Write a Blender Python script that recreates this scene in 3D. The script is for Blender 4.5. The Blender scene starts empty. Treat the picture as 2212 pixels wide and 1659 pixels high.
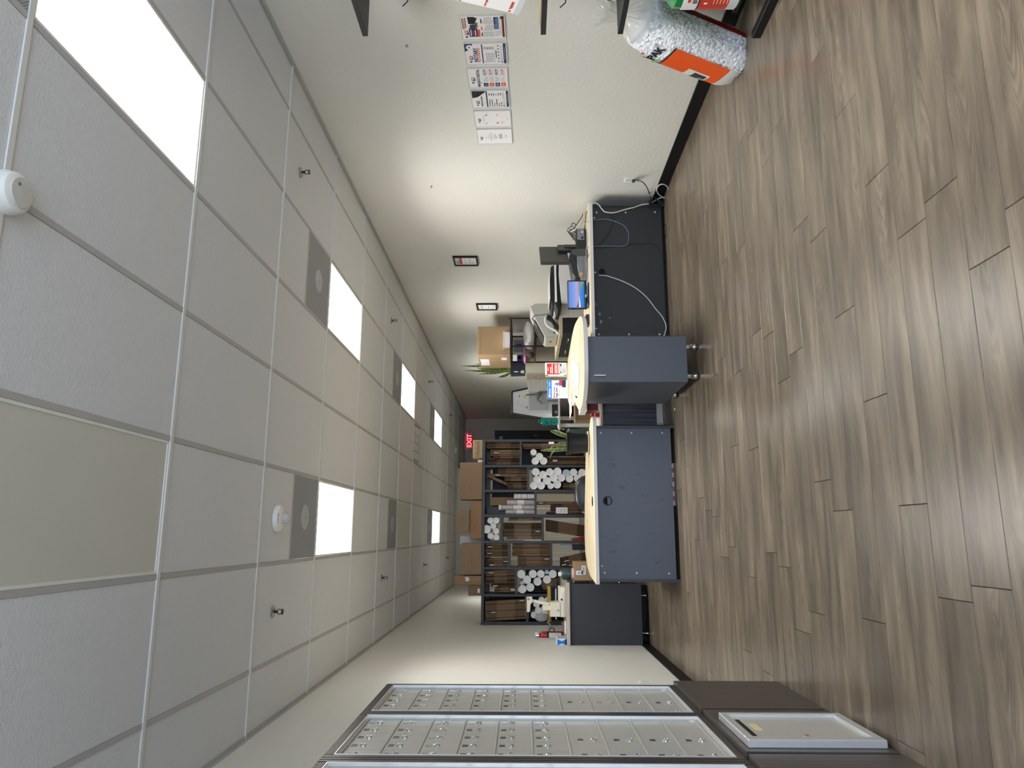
import bpy, math, random
from mathutils import Vector, Matrix
random.seed(7)
S = bpy.context.scene
COL = S.collection
PI = math.pi
# ------------------------------------------------------------------ camera (a phone held sideways: the room lies on its side)
HC = 1.37
FPX, YAW, PITCH, ROLL = 1564.24, .204138, .0142119, -.0012769
def cam_axes():
    cy, sy, cp, sp, cr, sr = math.cos(YAW), math.sin(YAW), math.cos(PITCH), math.sin(PITCH), math.cos(ROLL), math.sin(ROLL)
    f = Vector((sy*cp, cy*cp, sp)); r0 = Vector((cy, -sy, 0)); u0 = r0.cross(f)
    return cr*r0+sr*u0, -sr*r0+cr*u0, f
CR, CU, CF = cam_axes()
cam = bpy.data.cameras.new('camera'); co = bpy.data.objects.new('camera', cam); COL.objects.link(co)
cam.sensor_fit = 'HORIZONTAL'; cam.sensor_width = 36; cam.lens = FPX/2212*36; cam.clip_start = .05
ax = -CU; ay = CR; az = -CF
co.matrix_world = Matrix(((ax.x, ay.x, az.x, 0), (ax.y, ay.y, az.y, 0), (ax.z, ay.z, az.z, HC), (0, 0, 0, 1)))
S.camera = co
def at(x, y, c, axis=1):          # the point of the room seen at pixel x,y that lies on the plane axis = c
    d = CF + CR*((829.5-y)/FPX) + CU*((1106-x)/FPX)
    o = Vector((0, 0, HC)); return o + d*((c-o[axis])/d[axis])
# ------------------------------------------------------------------ daylight and exposure
W = bpy.data.worlds.new('sky'); S.world = W; W.use_nodes = True
bg = W.node_tree.nodes['Background']; bg.inputs[0].default_value = (.66, .80, 1.0, 1); bg.inputs[1].default_value = 8.2
S.view_settings.view_transform = 'Standard'; S.view_settings.look = 'None'; S.view_settings.exposure = 0.0
S.view_settings.gamma = 1; S.view_settings.use_curve_mapping = False
LAMP = 33.0                       # watts of light given by each lit ceiling panel
SPREAD = 140
S.cycles.max_bounces = 8; S.cycles.diffuse_bounces = 5; S.cycles.glossy_bounces = 4; S.cycles.transparent_max_bounces = 12
S.cycles.use_denoising = True; S.cycles.sample_clamp_indirect = 8
S.cycles.caustics_reflective = False; S.cycles.caustics_refractive = False
XL, XR, ZC = -1.164, 3.205, 2.97
YF, YJ, YB = -3.2, 17.9, 20.4     # storefront, jog wall, hall end
# ------------------------------------------------------------------ materials
def lin(c): c /= 255; return c/12.92 if c <= .04045 else ((c+.055)/1.055)**2.4
def rgb(c): return (lin(c[0]), lin(c[1]), lin(c[2]), 1)
MC = {}
def mat(name, c, rough=.5, metal=0, spec=.5, var=.0, vs=8, bump=0, bs=60, emit=0, alpha=1, coat=0):
    if name in MC: return MC[name]
    m = bpy.data.materials.new(name); MC[name] = m; m.use_nodes = True
    nt = m.node_tree; b = nt.nodes['Principled BSDF']
    b.inputs['Base Color'].default_value = rgb(c); b.inputs['Roughness'].default_value = rough
    b.inputs['Metallic'].default_value = metal; b.inputs['Specular IOR Level'].default_value = spec
    b.inputs['Coat Weight'].default_value = coat
    if emit: b.inputs['Emission Color'].default_value = rgb(c); b.inputs['Emission Strength'].default_value = emit
    if alpha < 1: b.inputs['Alpha'].default_value = alpha
    tc = nt.nodes.new('ShaderNodeTexCoord')
    if var:
        n = nt.nodes.new('ShaderNodeTexNoise'); n.inputs['Scale'].default_value = vs; n.inputs['Detail'].default_value = 4
        nt.links.new(tc.outputs['Object'], n.inputs['Vector'])
        h = nt.nodes.new('ShaderNodeMix'); h.data_type = 'RGBA'
        h.inputs[6].default_value = tuple(v*(1-var) for v in rgb(c)[:3])+(1,)
        h.inputs[7].default_value = tuple(min(1, v*(1+var)) for v in rgb(c)[:3])+(1,)
        nt.links.new(n.outputs['Fac'], h.inputs[0]); nt.links.new(h.outputs[2], b.inputs['Base Color'])
    if bump:
        n = nt.nodes.new('ShaderNodeTexNoise'); n.inputs['Scale'].default_value = bs; n.inputs['Detail'].default_value = 3
        nt.links.new(tc.outputs['Object'], n.inputs['Vector'])
        bp = nt.nodes.new('ShaderNodeBump'); bp.inputs['Strength'].default_value = bump; bp.inputs['Distance'].default_value = .004
        nt.links.new(n.outputs['Fac'], bp.inputs['Height']); nt.links.new(bp.outputs[0], b.inputs['Normal'])
    return m
def ramp(nt, stops):
    r = nt.nodes.new('ShaderNodeValToRGB'); e = r.color_ramp.elements
    while len(e) < len(stops): e.new(.5)
    for i, (p, c) in enumerate(stops): e[i].position = p; e[i].color = rgb(c)
    return r
def grain(name, stops, sc=(1.2, 14, 14), rough=.42, wave=0, knots=False, rnd=True, spec=.5):   # wood grain running along the local x axis
    m = bpy.data.materials.new(name); MC[name] = m; m.use_nodes = True; nt = m.node_tree; b = nt.nodes['Principled BSDF']; L = nt.links.new
    b.inputs['Roughness'].default_value = rough; b.inputs['Specular IOR Level'].default_value = spec
    tc = nt.nodes.new('ShaderNodeTexCoord'); oi = nt.nodes.new('ShaderNodeObjectInfo')
    mu = nt.nodes.new('ShaderNodeMath'); mu.operation = 'MULTIPLY'; mu.inputs[1].default_value = 60 if rnd else 0; L(oi.outputs['Random'], mu.inputs[0])
    ad = nt.nodes.new('ShaderNodeVectorMath'); ad.operation = 'ADD'; L(tc.outputs['Object'], ad.inputs[0]); L(mu.outputs[0], ad.inputs[1])
    def noise(scale, s, det=6, dist=0):
        mp = nt.nodes.new('ShaderNodeMapping'); mp.inputs['Scale'].default_value = scale; L(ad.outputs[0], mp.inputs['Vector'])
        n = nt.nodes.new('ShaderNodeTexNoise'); n.inputs['Scale'].default_value = s; n.inputs['Detail'].default_value = det; n.inputs['Distortion'].default_value = dist
        L(mp.outputs[0], n.inputs['Vector']); return n.outputs['Fac']
    a = noise(sc, 3.0, 8, .4)
    r = ramp(nt, stops); L(a, r.inputs[0]); col = r.outputs[0]
    def mul(col, fac, lo, hi, f0=.35, f1=.65):
        mr = nt.nodes.new('ShaderNodeMapRange'); mr.inputs[1].default_value = f0; mr.inputs[2].default_value = f1
        mr.inputs[3].default_value = lo; mr.inputs[4].default_value = hi; L(fac, mr.inputs[0])
        x = nt.nodes.new('ShaderNodeMix'); x.data_type = 'RGBA'; x.blend_type = 'MULTIPLY'; x.inputs[0].default_value = 1
        L(col, x.inputs[6]); L(mr.outputs[0], x.inputs[7]); return x.outputs[2]
    if wave:
        # cathedral rings: nested arches running along the plank, bent by a soft noise
        def mth(op, a, b=None):
            q = nt.nodes.new('ShaderNodeMath'); q.operation = op
            for i, v in enumerate((a, b)):
                if v is None: continue
                if isinstance(v, (int, float)): q.inputs[i].default_value = v
                else: L(v, q.inputs[i])
            return q.outputs[0]
        sx = nt.nodes.new('ShaderNodeSeparateXYZ'); L(tc.outputs['Object'], sx.inputs[0])
        wob = noise((1.6, 9, 9), 1.0, 3, .6); yy = mth('ADD', mth('ADD', sx.outputs[1], mth('MULTIPLY', mth('SUBTRACT', oi.outputs['Random'], .5), .07)), mth('MULTIPLY', mth('SUBTRACT', wob, .5), .10))
        sgn = mth('SUBTRACT', mth('MULTIPLY', mth('GREATER_THAN', mth('FRACT', mth('MULTIPLY', oi.outputs['Random'], 7.3)), .5), 2.0), 1.0)
        phs = mth('ADD', mth('ADD', mth('MULTIPLY', mth('MULTIPLY', yy, yy), 1500.0), mth('MULTIPLY', mth('MULTIPLY', sx.outputs[0], sgn), 11.0)), mth('MULTIPLY', wob, 5.0))
        s = nt.nodes.new('ShaderNodeMath'); s.operation = 'SINE'; L(mth('MULTIPLY', phs, 6.2832), s.inputs[0])
        where = noise((1.5, 5, 5), 1.0, 2)
        w2 = nt.nodes.new('ShaderNodeMapRange'); w2.inputs[1].default_value = .44; w2.inputs[2].default_value = .60; L(where, w2.inputs[0])
        mx = nt.nodes.new('ShaderNodeMath'); mx.operation = 'MULTIPLY'; L(s.outputs[0], mx.inputs[0]); L(w2.outputs[0], mx.inputs[1])
        col = mul(col, mx.outputs[0], 1.08, .74, -1, 1)
        col = mul(col, noise((1.1, 4, 4), 1.6, 3, .8), .66, 1.16, .3, .7)
        col = mul(col, noise((2, 46, 46), 4, 4), .93, 1.06)
    if knots:
        mp = nt.nodes.new('ShaderNodeMapping'); mp.inputs['Scale'].default_value = (2.0, 6, 6); L(ad.outputs[0], mp.inputs['Vector'])
        v = nt.nodes.new('ShaderNodeTexVoronoi'); v.inputs['Scale'].default_value = 1.0; L(mp.outputs[0], v.inputs['Vector'])
        col = mul(col, v.outputs['Distance'], .62, 1, .02, .17)
        rr = nt.nodes.new('ShaderNodeMapRange'); rr.inputs[3].default_value = .86; rr.inputs[4].default_value = 1.10; L(oi.outputs['Random'], rr.inputs[0])
        x = nt.nodes.new('ShaderNodeMix'); x.data_type = 'RGBA'; x.blend_type = 'MULTIPLY'; x.inputs[0].default_value = 1
        L(col, x.inputs[6]); L(rr.outputs[0], x.inputs[7]); col = x.outputs[2]
    L(col, b.inputs['Base Color']); return m
def perforated():
    m = bpy.data.materials.new('perforated'); MC['perforated'] = m; m.use_nodes = True; nt = m.node_tree; b = nt.nodes['Principled BSDF']; L = nt.links.new
    tc = nt.nodes.new('ShaderNodeTexCoord'); mp = nt.nodes.new('ShaderNodeMapping'); mp.inputs['Scale'].default_value = (500, 500, 0); L(tc.outputs['Object'], mp.inputs[0])
    sp = nt.nodes.new('ShaderNodeSeparateXYZ'); L(mp.outputs[0], sp.inputs[0]); o = []
    for i in (0, 1):
        s = nt.nodes.new('ShaderNodeMath'); s.operation = 'SINE'; L(sp.outputs[i], s.inputs[0]); o.append(s)
    p = nt.nodes.new('ShaderNodeMath'); p.operation = 'MULTIPLY'; L(o[0].outputs[0], p.inputs[0]); L(o[1].outputs[0], p.inputs[1])
    r = ramp(nt, [(0, (124, 127, 132)), (.45, (196, 198, 202))]); L(p.outputs[0], r.inputs[0]); L(r.outputs[0], b.inputs['Base Color']); b.inputs['Roughness'].default_value = .6
    return m
WALL = mat('wall_paint', (222, 221, 214), .55, var=.02, vs=3, bump=.55, bs=34)
WALLD = mat('wall_paint_smooth', (218, 216, 206), .6, bump=.2, bs=60)
TILE = mat('acoustic_tile', (221, 223, 225), .9, spec=.2, var=.05, vs=90, bump=.6, bs=120)
GRID_SHADED = mat('grid_paint_shaded', (182, 181, 179), .5); TEE_LIT = mat('grid_paint_lit', (222, 222, 220), .4)  # one grid paint: shade put into the runners' tone, daylight into the tees'
PLANK = grain('oak_plank', [(.28, (101, 89, 76)), (.5, (124, 111, 95)), (.72, (145, 131, 112))], (.8, 7, 7), .30, wave=150, knots=True, spec=.45)
DARKW = grain('wenge_laminate', [(.3, (64, 57, 54)), (.6, (84, 76, 72))], (12, 12, .6), .38, rnd=False)
SLATE = grain('slate_woodgrain', [(.3, (58, 60, 72)), (.5, (80, 82, 96)), (.7, (98, 99, 112))], (16, 16, .5), .45, rnd=False)
CREAM = grain('cream_laminate', [(.3, (190, 175, 144)), (.6, (206, 192, 163))], (1.2, 8, 8), .5, rnd=False)
GREYW = grain('grey_oak_laminate', [(.3, (176, 166, 154)), (.6, (206, 197, 184))], (1, 10, 10), .45, rnd=False)
BLACK = mat('black_paint', (11, 11, 14), .5, spec=.35)
BLACKP = mat('black_plastic', (22, 23, 25), .45)
BLACKM = mat('black_metal', (24, 25, 28), .35, metal=.3)
CHAR = mat('charcoal_laminate', (74, 79, 90), .42, var=.05, vs=2, spec=.6)
CHARS = mat('charcoal_edge', (56, 59, 66), .45)
SHELFM = mat('shelf_laminate', (58, 57, 60), .45)
WHITE = mat('white_plastic', (236, 236, 232), .4)
EDGE = mat('pale_edge_band', (222, 220, 216), .4)
ALU = mat('aluminium', (232, 234, 238), .30, metal=.6)
ALUD = mat('bronze_trim', (92, 86, 82), .36, metal=.6)
MBOX = mat('mailbox_silver', (198, 197, 190), .40, metal=.25, var=.03, vs=3)
CHROME = mat('chrome', (225, 226, 228), .12, metal=1)
STEEL = mat('steel', (170, 172, 176), .3, metal=1)
KRAFT = mat('kraft_board', (166, 138, 108), .8, var=.05, vs=6, spec=.2)
KRAFT2 = mat('kraft_board_dark', (158, 131, 104), .85, var=.06, vs=8, spec=.2)
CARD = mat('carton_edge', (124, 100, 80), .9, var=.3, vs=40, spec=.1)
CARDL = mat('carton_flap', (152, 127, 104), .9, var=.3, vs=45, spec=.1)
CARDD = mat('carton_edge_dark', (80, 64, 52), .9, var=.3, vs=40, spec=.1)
TUBEW = mat('tube_white', (225, 224, 220), .6)
CAPW = mat('tube_cap', (250, 250, 250), .45, var=.06, vs=20)
CAPB = mat('tube_cap_blue', (196, 210, 228), .4)
LIGHTG = mat('light_grey_plastic', (206, 205, 200), .5)
MIDG = mat('mid_grey_plastic', (122, 124, 128), .45)
BEIGE = mat('beige_steel', (206, 200, 180), .5)
RED = mat('red_paint', (170, 24, 38), .3, coat=.4)
PAPER = mat('paper', (240, 239, 240), .6)
INK = mat('ink_black', (24, 24, 30), .7)
NAVY = mat('ink_navy', (30, 42, 98), .6)
ORANGE = mat('ink_orange', (222, 92, 52), .6)
GREYI = mat('ink_grey', (150, 152, 158), .7)
REDI = mat('ink_red', (206, 44, 46), .6)
BLUEI = mat('ink_blue', (38, 128, 226), .5)
GREENI = mat('ink_green', (110, 170, 60), .6)
PURPI = mat('ink_purple', (104, 66, 170), .6)
PINKI = mat('ink_pink', (240, 216, 210), .6)
TEALG = mat('teal_plastic', (20, 150, 140), .2, alpha=.85)
LEAF = None
MK = dict(k=INK, n=NAVY, o=ORANGE, g=GREYI, r=REDI, b=BLUEI, G=GREENI, p=PURPI, w=PAPER, P=PINKI, l=mat('ink_pale', (214, 216, 222), .7), c=mat('ink_sky', (150, 196, 240), .6), O=mat('ink_bag_orange', (238, 92, 34), .35), D=mat('ink_dark', (56, 52, 54), .6), B=mat('ink_brown', (120, 92, 82), .6))
# ------------------------------------------------------------------ mesh builder
class M:
    def __init__(s, ref=None):
        s.v = []; s.f = []; s.m = []
        s.o = Vector(ref.get('_loc', (0, 0, 0))) if ref is not None else Vector((0, 0, 0)); s.X = None
    def add(s, vs, fs, mi=0):
        n = len(s.v)
        for p in vs:
            p = Vector(p)
            if s.X is not None: p = s.X @ p
            s.v.append(tuple(p - s.o))
        for f in fs: s.f.append([i+n for i in f]); s.m.append(mi)
        return s
    def box(s, x0, x1, y0, y1, z0, z1, mi=0):
        if x0 > x1: x0, x1 = x1, x0
        if y0 > y1: y0, y1 = y1, y0
        if z0 > z1: z0, z1 = z1, z0
        return s.add([(x0, y0, z0), (x1, y0, z0), (x1, y1, z0), (x0, y1, z0), (x0, y0, z1), (x1, y0, z1), (x1, y1, z1), (x0, y1, z1)],
                     [(0, 3, 2, 1), (4, 5, 6, 7), (0, 1, 5, 4), (1, 2, 6, 5), (2, 3, 7, 6), (3, 0, 4, 7)], mi)
    def cyl(s, p0, p1, r0, r1=None, n=16, mi=0):
        p0, p1 = Vector(p0), Vector(p1); r1 = r0 if r1 is None else r1; d = (p1-p0).normalized()
        a = d.orthogonal().normalized(); b = d.cross(a)
        vs = [p0+(a*math.cos(2*PI*i/n)+b*math.sin(2*PI*i/n))*r0 for i in range(n)]+[p1+(a*math.cos(2*PI*i/n)+b*math.sin(2*PI*i/n))*r1 for i in range(n)]
        fs = [(i, (i+1) % n, n+(i+1) % n, n+i) for i in range(n)]+[tuple(reversed(range(n))), tuple(range(n, 2*n))]
        return s.add(vs, fs, mi)
    def tube(s, pts, r, n=8, mi=0, smooth=4):
        P = [Vector(p) for p in pts]
        if smooth and len(P) > 2:
            Q = []
            for i in range(len(P)-1):
                a, b, c, d = P[max(i-1, 0)], P[i], P[i+1], P[min(i+2, len(P)-1)]
                for k in range(smooth):
                    t = k/smooth
                    Q.append(.5*((2*b)+(c-a)*t+(2*a-5*b+4*c-d)*t*t+(3*b-a-3*c+d)*t**3))
            P = Q+[P[-1]]
        ring = []; up = Vector((.3, .2, .93))
        for i, p in enumerate(P):
            d = (P[min(i+1, len(P)-1)]-P[max(i-1, 0)]).normalized()
            a = up - d*up.dot(d)
            a = a.normalized() if a.length > 1e-4 else d.orthogonal().normalized()
            up = a; b = d.cross(a)
            ring += [p+(a*math.cos(2*PI*k/n)+b*math.sin(2*PI*k/n))*r for k in range(n)]
        fs = [(i*n+k, i*n+(k+1) % n, (i+1)*n+(k+1) % n, (i+1)*n+k) for i in range(len(P)-1) for k in range(n)]
        fs += [tuple(reversed(range(n))), tuple(range((len(P)-1)*n, len(P)*n))]
        return s.add(ring, fs, mi)
    def lathe(s, c, prof, n=24, axis='z', mi=0):
        c = Vector(c); vs = []
        for r, h in prof:
            for k in range(n):
                a = 2*PI*k/n; x, y = r*math.cos(a), r*math.sin(a)
                vs.append(c+(Vector((x, y, h)) if axis == 'z' else Vector((x, h, y)) if axis == 'y' else Vector((h, x, y))))
        fs = [(i*n+k, i*n+(k+1) % n, (i+1)*n+(k+1) % n, (i+1)*n+k) for i in range(len(prof)-1) for k in range(n)]
        if prof[0][0] > 1e-6: fs.append(tuple(reversed(range(n))))
        if prof[-1][0] > 1e-6: fs.append(tuple(range((len(prof)-1)*n, len(prof)*n)))
        if axis == 'y': fs = [tuple(reversed(f)) for f in fs]
        return s.add(vs, fs, mi)
    def prism(s, poly, h0, h1, axis='z', mi=0, em=None):
        n = len(poly)
        def P(u, v, h): return (u, v, h) if axis == 'z' else (u, h, v) if axis == 'y' else (h, u, v)
        vs = [P(u, v, h0) for u, v in poly]+[P(u, v, h1) for u, v in poly]
        ar = sum(poly[i][0]*poly[(i+1) % n][1]-poly[(i+1) % n][0]*poly[i][1] for i in range(n))
        flip = (ar < 0) ^ (axis == 'y') ^ (h1 < h0)
        caps = [tuple(reversed(range(n))), tuple(range(n, 2*n))]; side = [(i, (i+1) % n, n+(i+1) % n, n+i) for i in range(n)]
        if flip: caps = [tuple(reversed(f)) for f in caps]; side = [tuple(reversed(f)) for f in side]
        s.add(vs, caps, mi); k = len(s.v)-len(vs)
        for f in side: s.f.append([i+k for i in f]); s.m.append(mi if em is None else em)
        return s
    def quad(s, a, b, c, d, mi=0): return s.add([a, b, c, d], [(0, 1, 2, 3)], mi)
    def frame(s, o, i, h0, h1, axis, mi=0):   # picture-frame ring of four bars: outer and inner (u0,u1,v0,v1)
        def bx(u0, u1, v0, v1):
            if axis == 'z': s.box(u0, u1, v0, v1, h0, h1, mi)
            elif axis == 'y': s.box(u0, u1, h0, h1, v0, v1, mi)
            else: s.box(h0, h1, u0, u1, v0, v1, mi)
        bx(o[0], i[0], o[2], o[3]); bx(i[1], o[1], o[2], o[3]); bx(i[0], i[1], o[2], i[2]); bx(i[0], i[1], i[3], o[3]); return s
def ob(name, m, mats, parent=None, bevel=0, smooth=False, loc=None, seg=1, **pr):
    me = m if isinstance(m, bpy.types.Mesh) else bpy.data.meshes.new(name)
    if not isinstance(m, bpy.types.Mesh):
        me.from_pydata(m.v, [], m.f)
        for x in (mats if isinstance(mats, (list, tuple)) else [mats]): me.materials.append(x)
        me.polygons.foreach_set('material_index', m.m)
        if smooth: me.polygons.foreach_set('use_smooth', [True]*len(me.polygons))
        me.update()
    o = bpy.data.objects.new(name, me); COL.objects.link(o)
    if parent is not None: o.parent = parent
    if loc is not None: o.location = loc
    if bevel:
        b = o.modifiers.new('bevel', 'BEVEL'); b.width = bevel; b.segments = seg; b.limit_method = 'ANGLE'; b.angle_limit = .7
    if smooth:
        e = o.modifiers.new('split', 'EDGE_SPLIT'); e.split_angle = .7
    for k, v in pr.items(): o[k] = v
    return o
def thing(name, label, cat, loc=(0, 0, 0), group=None, mw=None):
    o = bpy.data.objects.new(name, None); COL.objects.link(o); o.empty_display_size = .05
    if mw is not None: o.matrix_world = mw
    else: o.location = loc; o['_loc'] = tuple(loc)
    o['label'] = label; o['category'] = cat
    if group: o['group'] = group
    return o
def tag(o, label, cat, group=None):
    o['label'] = label; o['category'] = cat
    if group: o['group'] = group
    return o
def struct(name, m, mats, parent=None, **k):
    o = ob(name, m, mats, parent, **k)
    if parent is None: o['kind'] = 'structure'
    return o
def dup(r, loc, label=None, group=None):
    n = r.copy(); COL.objects.link(n); n.location = loc
    if '_loc' in n: n['_loc'] = tuple(loc)
    if label: n['label'] = label
    if group: n['group'] = group
    for c in r.children:
        d = c.copy(); COL.objects.link(d); d.parent = n
        for g in c.children:
            e = g.copy(); COL.objects.link(e); e.parent = d
    return n
def basis(o, x, up):
    x, up = Vector(x).normalized(), Vector(up).normalized(); n = x.cross(up)
    return Matrix(((x.x, up.x, n.x, o[0]), (x.y, up.y, n.y, o[1]), (x.z, up.z, n.z, o[2]), (0, 0, 0, 1)))
def txt(parent, s, size, m, x=0, y=0, z=0, al='CENTER', bold=0, sx=1, mw=None, name='lettering', ext=.0002):
    c = bpy.data.curves.new(name, 'FONT'); c.body = s; c.size = size; c.align_x = al; c.align_y = 'CENTER'; c.extrude = ext; c.offset = bold; c.resolution_u = 2
    c.materials.append(m); o = bpy.data.objects.new(name, c); me = bpy.data.meshes.new_from_object(o); bpy.data.objects.remove(o)
    o = bpy.data.objects.new(name, me); COL.objects.link(o); o.parent = parent
    if mw is not None: o.matrix_local = mw
    else: o.location = (x, y, z)
    if sx != 1: o.scale = (sx, 1, 1)
    return o
def prints(parent, w, h, z, items):    # flat print: rectangles ('r',u0,v0,u1,v1,ink), rows of small print ('l',...), words ('t',...); u,v run 0..1 from the top reading corner
    m = M(); keys = []
    def mi(k):
        if k not in keys: keys.append(k)
        return keys.index(k)
    def R(u0, v0, u1, v1, k, zz): m.add([((u0-.5)*w, (.5-v1)*h, zz), ((u1-.5)*w, (.5-v1)*h, zz), ((u1-.5)*w, (.5-v0)*h, zz), ((u0-.5)*w, (.5-v0)*h, zz)], [(0, 1, 2, 3)], mi(k))
    rn = random.Random(len(items)*13+int(w*999))
    for q in items:
        if q[0] == 'r': R(*q[1:6], z+.0003*(q[6] if len(q) > 6 else 1))
        elif q[0] == 'l':
            u0, v0, u1, v1, k, n = q[1:7]
            for i in range(n):
                a = v0+(v1-v0)*(i+.25)/n; u = u0
                while u < u1-.01:
                    e = min(u1, u+rn.uniform(.03, .11)*(q[7] if len(q) > 7 else 1)); R(u, a, e, a+(v1-v0)*.42/n, k, z+.0008); u = e+.015
                    if rn.random() < .12: break
        elif q[0] == 'p': m.add([((u-.5)*w, (.5-v)*h, z+.0005) for u, v in q[1]], [tuple(range(len(q[1])))], mi(q[2]))
        elif q[0] == 'c':
            u, v, r, k = q[1:5]; m.add([((u-.5)*w+r*math.cos(i*PI/8), (.5-v)*h+r*math.sin(i*PI/8), z+.0006) for i in range(16)], [tuple(range(16))], mi(k))
        elif q[0] == 't': txt(parent, q[1], q[4], MK[q[5]], (q[2]-.5)*w, (.5-q[3])*h, z+.0008, q[6] if len(q) > 6 else 'CENTER', q[7] if len(q) > 7 else 0, q[8] if len(q) > 8 else 1)
    if keys: return ob('print', m, [MK[k] for k in keys], parent)
# ================================================================== structure
floor = struct('floor', M().box(XL-.2, XR+.2, YF-.2, YB+.2, -.12, -.009), mat('subfloor', (38, 33, 29), .9))
JOINT = {1: [.794], 2: [], 3: [-.203, 1.06], 4: [.1025], 5: [.520], 6: [.926, -.331], 7: [.100], 8: [.239], 9: [], 10: [-.467], 11: [-.168]}
PW, PL = .1895, 1.257
rest = M(); pc = {}; rn = random.Random(3)
def plank_mesh(ln):
    k = round(ln, 3)
    if k not in pc:
        e = .0016; a, b = ln/2-.0009, PW/2-.0009
        m = M(); m.add([(-a, -b, -.008), (a, -b, -.008), (a, b, -.008), (-a, b, -.008), (-a, -b, -e), (a, -b, -e), (a, b, -e), (-a, b, -e),
                        (-a+e, -b+e, 0), (a-e, -b+e, 0), (a-e, b-e, 0), (-a+e, b-e, 0)],
                       [(0, 1, 5, 4), (1, 2, 6, 5), (2, 3, 7, 6), (3, 0, 4, 7), (4, 5, 9, 8), (5, 6, 10, 9), (6, 7, 11, 10), (7, 4, 8, 11), (8, 9, 10, 11)])
        me = bpy.data.meshes.new('plank'); me.from_pydata(m.v, [], m.f); me.materials.append(PLANK); pc[k] = me
    return pc[k]
for r in range(-28, 97):
    y0 = 2.123+PW*(r-2); j = JOINT.get(r)
    x = (j[0] if j else rn.uniform(0, PL)) - PL*4
    xs = []
    while x < XR: xs.append(x); x += PL
    for a in xs:
        p, q = max(a, XL), min(a+PL, XR)
        if q-p < .02: continue
        if 1.6 < y0 < 13.2: ob('plank', plank_mesh(q-p), None, floor, loc=((p+q)/2, y0+PW/2, 0))
        else: rest.box(p+.0007, q-.0007, y0+.0007, y0+PW-.0007, -.008, 0)
o = ob('plank_field', rest, PLANK, floor); o['kind'] = 'stuff'
# walls
def wall(name, *b, m=WALL): return struct(name, M().box(*b), m)
wall('wall_left', XL-.15, XL, YF, YB, -.1, ZC+.3); wall_right = wall('wall_right', XR, XR+.15, YF, YB, -.1, ZC+.3)
wall('wall_hall', 1.43, 1.58, YJ+.1501, YB, -.1, ZC+.3, m=WALLD); wall('wall_end', 1.43, XR+.15, YB, YB+.15, -.1, ZC+.3, m=WALLD)
wall('wall_back', XL-.15, 1.58, YJ, YJ+.15, -.1, ZC+.3, m=WALLD)
struct('wall_front', M().box(XL-.15, XR+.15, YF-.15, YF, 2.62, ZC+.3).box(XL-.15, XL+.12, YF-.15, YF, -.1, 2.62).box(XR-.12, XR+.15, YF-.15, YF, -.1, 2.62).box(XL+.12, XR-.12, YF-.15, YF, -.1, .10), WALL)
for n, a, b in (('baseboard_right', XR-.012, XR), ('baseboard_left', XL, XL+.012)):
    struct(n, M().box(a, b, YF, YB if n[-1] == 't' and 'right' in n else YJ, 0, .10), BLACK, bevel=.002)
struct('baseboard_back', M().box(XL+.012, 1.58, YJ-.012, YJ, 0, .10), BLACK)
# storefront behind the camera: black mullions and glass
w1 = struct('window_1', M().box(XL+.12, XR-.12, YF-.10, YF-.05, .10, .16).box(XL+.12, XR-.12, YF-.10, YF-.05, 2.56, 2.62), BLACKM)
gm = bpy.data.materials.new('shop_glass'); gm.use_nodes = True; nt = gm.node_tree; nt.nodes.clear()
a_ = nt.nodes.new('ShaderNodeBsdfTransparent'); b_ = nt.nodes.new('ShaderNodeBsdfGlossy'); b_.inputs['Roughness'].default_value = .02; x_ = nt.nodes.new('ShaderNodeMixShader'); x_.inputs[0].default_value = .06; t_ = nt.nodes.new('ShaderNodeOutputMaterial')
nt.links.new(a_.outputs[0], x_.inputs[1]); nt.links.new(b_.outputs[0], x_.inputs[2]); nt.links.new(x_.outputs[0], t_.inputs[0])
ng = 4; ww = (XR-XL-.24)/ng
for i in range(ng+1):
    ob('mullion', M().box(XL+.12+ww*i-.025, XL+.12+ww*i+.025, YF-.11, YF-.04, .16, 2.56), BLACKM, w1)
for i in range(ng): ob('pane', M().box(XL+.145+ww*i, XL+.095+ww*(i+1), YF-.078, YF-.072, .16, 2.56), gm, w1)
po = bpy.data.lights.new('daylight_portal', 'AREA'); po.shape = 'RECTANGLE'; po.size = XR-XL-.24; po.size_y = 2.4; po.cycles.is_portal = True
pb = bpy.data.objects.new('daylight_portal', po); COL.objects.link(pb); pb.location = ((XL+XR)/2, YF-.02, 1.36); pb.rotation_euler = (PI/2, 0, 0)
# ceiling: slab, lay-in tiles, tee grid
ceil = struct('ceiling', M().box(XL-.15, XR+.15, YF-.15, YB+.15, ZC+.16, ZC+.26), WALL)
DX = [XL]+[-.7964+.6096*i for i in range(7)]+[XR]
TY0 = 3.2632; TS = 1.2192
def ty(k): return TY0+TS*k
LIT = {(5, -1), (5, 2), (2, 2), (5, 5), (5, 8), (2, 8), (5, -4), (2, -4)}; OFF = {(2, -1), (2, 5)}
VENT = {(5, 1), (2, 1), (5, 4), (2, 4), (5, 7), (2, 7), (5, -2), (2, -2), (5, -5)}; SLOT = {(4, 6)}
tc_ = {}
def tile(x0, x1, y0, y1):
    k = (round(x1-x0, 3), round(y1-y0, 3))
    if k not in tc_:
        a, b = (x1-x0)/2-.013, (y1-y0)/2-.013
        me = bpy.data.meshes.new('ceiling_tile'); mm = M().box(-a, a, -b, b, .003, .018).box(-a-.008, a+.008, -b-.008, b+.008, .018, .024); me.from_pydata(mm.v, [], mm.f); me.materials.append(TILE); tc_[k] = me
    ob('ceiling_tile', tc_[k], None, ceil, loc=((x0+x1)/2, (y0+y1)/2, ZC))
ks = list(range(-6, 15))
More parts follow.
